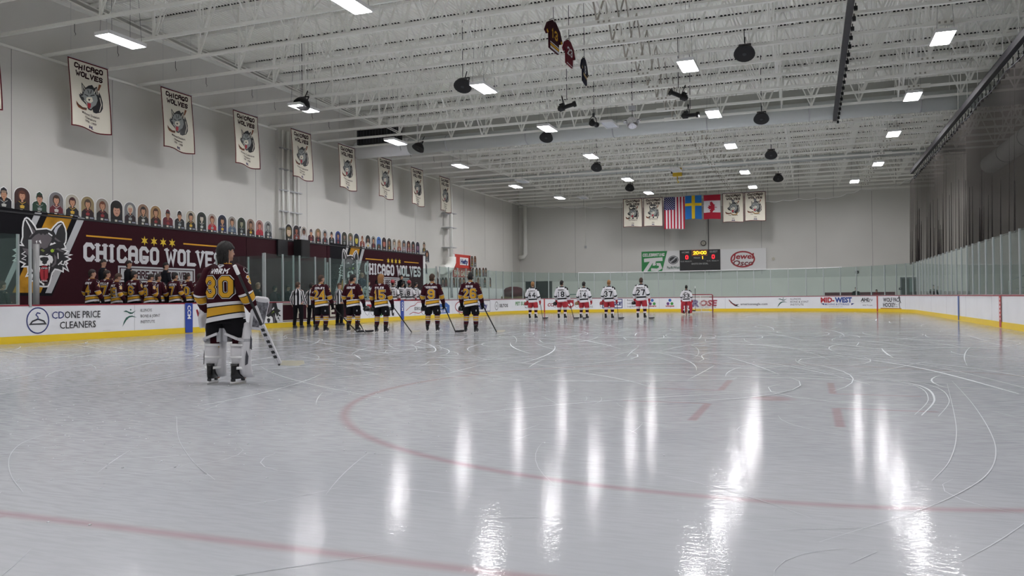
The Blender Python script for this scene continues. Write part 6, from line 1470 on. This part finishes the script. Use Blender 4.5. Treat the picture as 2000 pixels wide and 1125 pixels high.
for px, py, sz, lab in ((1674, 531.5, .28, 'small black box high behind the far right glass'), (1758.5, 564, .22, 'small black control box left of the dark door'), (972, 574, .25, 'small black box low on the far left wall')):
    if px < 1000: P_ = at(px, py, X=WL+.05); MB_ = MB().box((0, -sz/2, -sz*.4), (.1, sz/2, sz*.4), bk).box((.1, -sz*.2, -sz*.1), (.11, sz*.2, sz*.1), lgrey)
    else: P_ = at(px, py, Y=WB-.05); MB_ = MB().box((-sz/2, -.06, -sz*.4), (sz/2, .05, sz*.4), bk).box((-sz*.2, -.07, -sz*.1), (sz*.2, -.06, sz*.1), lgrey)
    tag(MB_.build('control_box', None, P_), lab, 'box')
# stands behind the right glass
t = thing('bleacher_stand', 'stepped grey bleacher stand behind the right side glass', 'bleachers', (10.2, 30, -.05)); 
for i in range(5): MB().box((i*.85, -14, .0), (i*.85+.85, 14, .35+i*.32), M('stand_grey', '7b8280', .8)).build('step', t)
for i in range(5): MB().box((i*.85+.3, -13.5, .78+i*.32), (i*.85+.6, 13.5, .83+i*.32), M('seat_grey', '5d6664', .7)).build('seat_plank', t)
t = thing('stair_rail', 'pale sloping stair rail behind the right side glass', 'rail', (0, 0, 0))
mb = MB()
for y_ in (34, 39, 44): mb.tube([(8.9, y_, 0), (8.9, y_, 1.7), (9.2, y_+.2, 1.85), (13.5, y_+2.2, 3.2), (13.5, y_+2.2, 1.8)], .03, alu, 8).tube([(9.2, y_+.2, 1.3), (13.5, y_+2.2, 2.7)], .025, alu, 8)
mb.build('handrail', t)
# ---- hanging jerseys
def hung(px, py, sc_, num, base, st, lab, rz):
    P_ = at(px, py, Z=9.95); t = thing('hanging_jersey', lab, 'jersey', P_, radians(rz), 'jerseys hanging from the ceiling'); t.scale = (sc_*1.42, sc_, sc_); mb = MB()
    body = [(0, -.02), (.12, 0), (.2, -.05), (.42, -.2), (.60, -.52), (.47, -.60), (.33, -.38), (.31, -1.0), (-.31, -1.0), (-.33, -.38), (-.47, -.60), (-.60, -.52), (-.42, -.2), (-.2, -.05), (-.12, 0)]
    N = len(body)
    mb.v = [(u, -.035, v) for u, v in body]+[(u, .035, v) for u, v in body]
    for tr_ in tessellate_polygon([[Vector((u, v, 0)) for u, v in body]]): mb.face(tr_, base); mb.face([N+i for i in tr_][::-1], base)
    for i in range(N): mb.face((i, N+i, N+(i+1) % N, (i+1) % N), base)
    mb.build('cloth', t)
    for sg, nm in ((-1, 'front'), (1, 'back')):
        L = [[], []]
        for a0, a1, m in st: L[0] += rect(-.31, -1.0+a0, .31, -1.0+a1, m)
        for s in (-1, 1):
            L[0] += [([(s*.56, -.545), (s*.47, -.60), (s*.43, -.53), (s*.52, -.46)], st[1][2] if len(st) > 1 else st[0][2])]
        L[1] = btext(num, 0, -.62, .32, .06, jg if base is jm else jw, .5, .6)
        lay(L, lambda u, v, h: Vector((u*(1 if sg < 0 else -1), sg*(.035+h), v)), 'numbers_'+nm, t, .004)
    MB().tube([(-.3, 0, -.08), (0, 0, .12), (.3, 0, -.08)], .012, bk, 5).build('hanger', t); rod_to_roof(t, P_+Vector((0, 0, .1)), .01)
hung(1081, 42, .95, '13', jm, [(.0, .07, jw), (.09, .17, jg), (.19, .22, jw)], 'nearest hanging maroon jersey with gold number 13', 88)
hung(1111, 80, .85, '23', M('jersey_wine', '5c1622', .85), [(.0, .03, jw), (.05, .06, jb)], 'middle hanging jersey, wine red with white numbers', 90)
hung(1141, 115, .9, '9', M('jersey_navy', '191826', .85), [(.0, .12, M('jersey_navy', '191826', .85)), (.22, .34, M('trim_tan', 'b49a70', .8))], 'farthest hanging jersey, dark with a tan band', 96)
# hooks and cords hanging from the left ends of the joists
for i in range(14):
    y = JY0+(i-1)*JS+.02; x = -22.0-.5*(i % 2)
    tag(MB().tube([(x, y, JZ), (x, y, JZ-.25), (x+.05, y, JZ-.33), (x, y, JZ-.4), (x-.05, y, JZ-.33), (x, y, JZ-.25)], .01, dgrey, 5).build('hanging_loop'), 'small wire loop hanging from the left end of a roof joist', 'loop', 'wire loops under the joists')

# ---- skate marks and snow on the ice
rnd = random.Random(11); mb = MB(); sm_ = M('skate_snow', 'dde1e4', .75); sm2_ = M('skate_snow_faint', 'c2c7cb', .4)
def arc_mark(cx, cy, r, a0, a1, wd, m, z_):
    n = max(6, int(abs(a1-a0)*r/.5)); k = len(mb.v)
    for i in range(n+1):
        f = i/n; a = a0+(a1-a0)*f; q = wd*(.15+sin(pi*min(max(f, .02), .98)))*.8
        for s in (-.5, .5): mb.v.append((cx+(r+s*q)*cos(a), cy+(r+s*q)*sin(a), z_))
    for i in range(n): mb.face((k+2*i, k+2*i+1, k+2*i+3, k+2*i+2), m)
def inside(x, y): return XL+1 < x < XR-1 and y < YE-2
for i in range(560):
    y = 8.5+rnd.random()**1.15*46; x = rnd.uniform(XL+1.5, XR-1.5); r = rnd.choice((1.2, 2.5, 5, 9, 16, 30)); a = rnd.uniform(0, 2*pi); L = rnd.uniform(1., 6.)/r; L = min(L, 2.4)
    if y < 13 and rnd.random() < .6: continue
    cx, cy = x-r*cos(a+L/2), y-r*sin(a+L/2)
    if all(inside(cx+r*cos(a+L*q), cy+r*sin(a+L*q)) for q in (0, .25, .5, .75, 1)):
        arc_mark(cx, cy, r, a, a+L, rnd.uniform(.006, .022)*(.6+y/22), sm_ if rnd.random() < .35 else sm2_, .0015+.00002*i)
for i in range(420):
    y = rnd.uniform(10.5, 27); x = rnd.uniform(XL+1.5, min(XR-1.5, -2+y*.3)); r = rnd.choice((2.5, 5, 9, 16, 30, 45)); a = rnd.uniform(0, 2*pi); L = min(rnd.uniform(1.2, 5.)/r, 1.6); cx, cy = x-r*cos(a+L/2), y-r*sin(a+L/2)
    if all(inside(cx+r*cos(a+L*q), cy+r*sin(a+L*q)) and cy+r*sin(a+L*q) > 9.5 for q in (0, .5, 1)): arc_mark(cx, cy, r, a, a+L, rnd.uniform(.008, .035), sm_ if rnd.random() < .6 else sm2_, .002+.000015*i)
for i in range(70):   # fine scratches close to the lens
    x = rnd.uniform(-7, 3); y = rnd.uniform(2.2, 9); r = rnd.choice((.5, 1.2, 3, 8)); a = rnd.uniform(0, 6.28); L = min(rnd.uniform(.25, 1.6)/r, 2.2)
    arc_mark(x-r*cos(a+L/2), y-r*sin(a+L/2), r, a, a+L, rnd.uniform(.003, .008), sm2_, .0014+.00001*i)
# the long sweeping arcs the photograph shows
for pts_, wd in ((((1130, 722), (1300, 718), (1500, 722), (1650, 735), (1790, 752), (1825, 780), (1800, 812)), .05), (((1860, 745), (1900, 790), (1932, 840), (1945, 880), (1935, 918), (1895, 952), (1800, 996), (1600, 1060)), .014), (((1850, 750), (1868, 840), (1855, 900), (1820, 940)), .012), (((870, 735), (1000, 742), (1200, 745), (1400, 742), (1440, 738)), .06),
                 (((560, 660), (640, 672), (760, 690), (845, 688), (835, 672), (760, 660)), .06), (((690, 712), (760, 722), (900, 726), (1000, 740)), .05), (((1020, 672), (1200, 672), (1450, 672), (1640, 690), (1990, 700)), .09), (((0, 770), (120, 755), (300, 742), (520, 700), (760, 690)), .05),
                 (((0, 720), (200, 712), (400, 690), (640, 680)), .05), (((85, 850), (40, 868), (18, 895), (22, 930), (45, 962)), .012), (((345, 815), (350, 860), (380, 905), (420, 938)), .01), (((180, 900), (330, 892), (460, 880)), .01), (((1600, 690), (1800, 720), (1990, 770)), .06), (((1000, 655), (1300, 660), (1600, 655), (1880, 668)), .1)):
    W_ = [Vector((x, y, 0)) for x, y in pts_]; S_ = []
    for i in range(len(W_)-1):
        p0, p1, p2, p3 = W_[max(i-1, 0)], W_[i], W_[i+1], W_[min(i+2, len(W_)-1)]
        for q in range(12):
            t_ = q/12; S_.append(.5*((2*p1)+(p2-p0)*t_+(2*p0-5*p1+4*p2-p3)*t_*t_+(3*p1-p0-3*p2+p3)*t_**3))
    S_.append(W_[-1]); S_ = [at(p.x, p.y, Z=0) for p in S_]
    for rep in range(3 if wd > .03 else 1):
        k = len(mb.v); off = rnd.uniform(-.25, .25)*rep
        for i, p in enumerate(S_):
            d = (S_[min(i+1, len(S_)-1)]-S_[max(i-1, 0)]).normalized(); nn = Vector((-d.y, d.x, 0)); q = wd*.55*(.3+.7*sin(pi*i/(len(S_)-1)))*(1 if rep == 0 else .4)
            a = p+nn*(off-q/2); b = p+nn*(off+q/2); mb.v += [(a.x, a.y, .004+rep*.0003), (b.x, b.y, .004+rep*.0003)]
        for i in range(len(S_)-1): mb.face((k+2*i, k+2*i+1, k+2*i+3, k+2*i+2), sm_ if rep == 0 and wd > .055 else sm2_)
tag(mb.build('skate_marks'), 'white curved skate marks scratched across the ice', 'skate marks', kind='stuff')
mb = MB()
for i in range(420):
    x = rnd.gauss(-5.2, 1.6); y = rnd.gauss(5.0, 1.0) if i % 2 else rnd.gauss(8, 2.5); q = rnd.uniform(.002, .006)
    if inside(x, y) and y > 2: mb.box((x-q, y-q, .0), (x+q, y+q, q*.8), sm_)
tag(mb.build('ice_shavings'), 'tiny crumbs of ice scattered on the near left ice', 'ice shavings', kind='stuff')
# every label within sixteen words
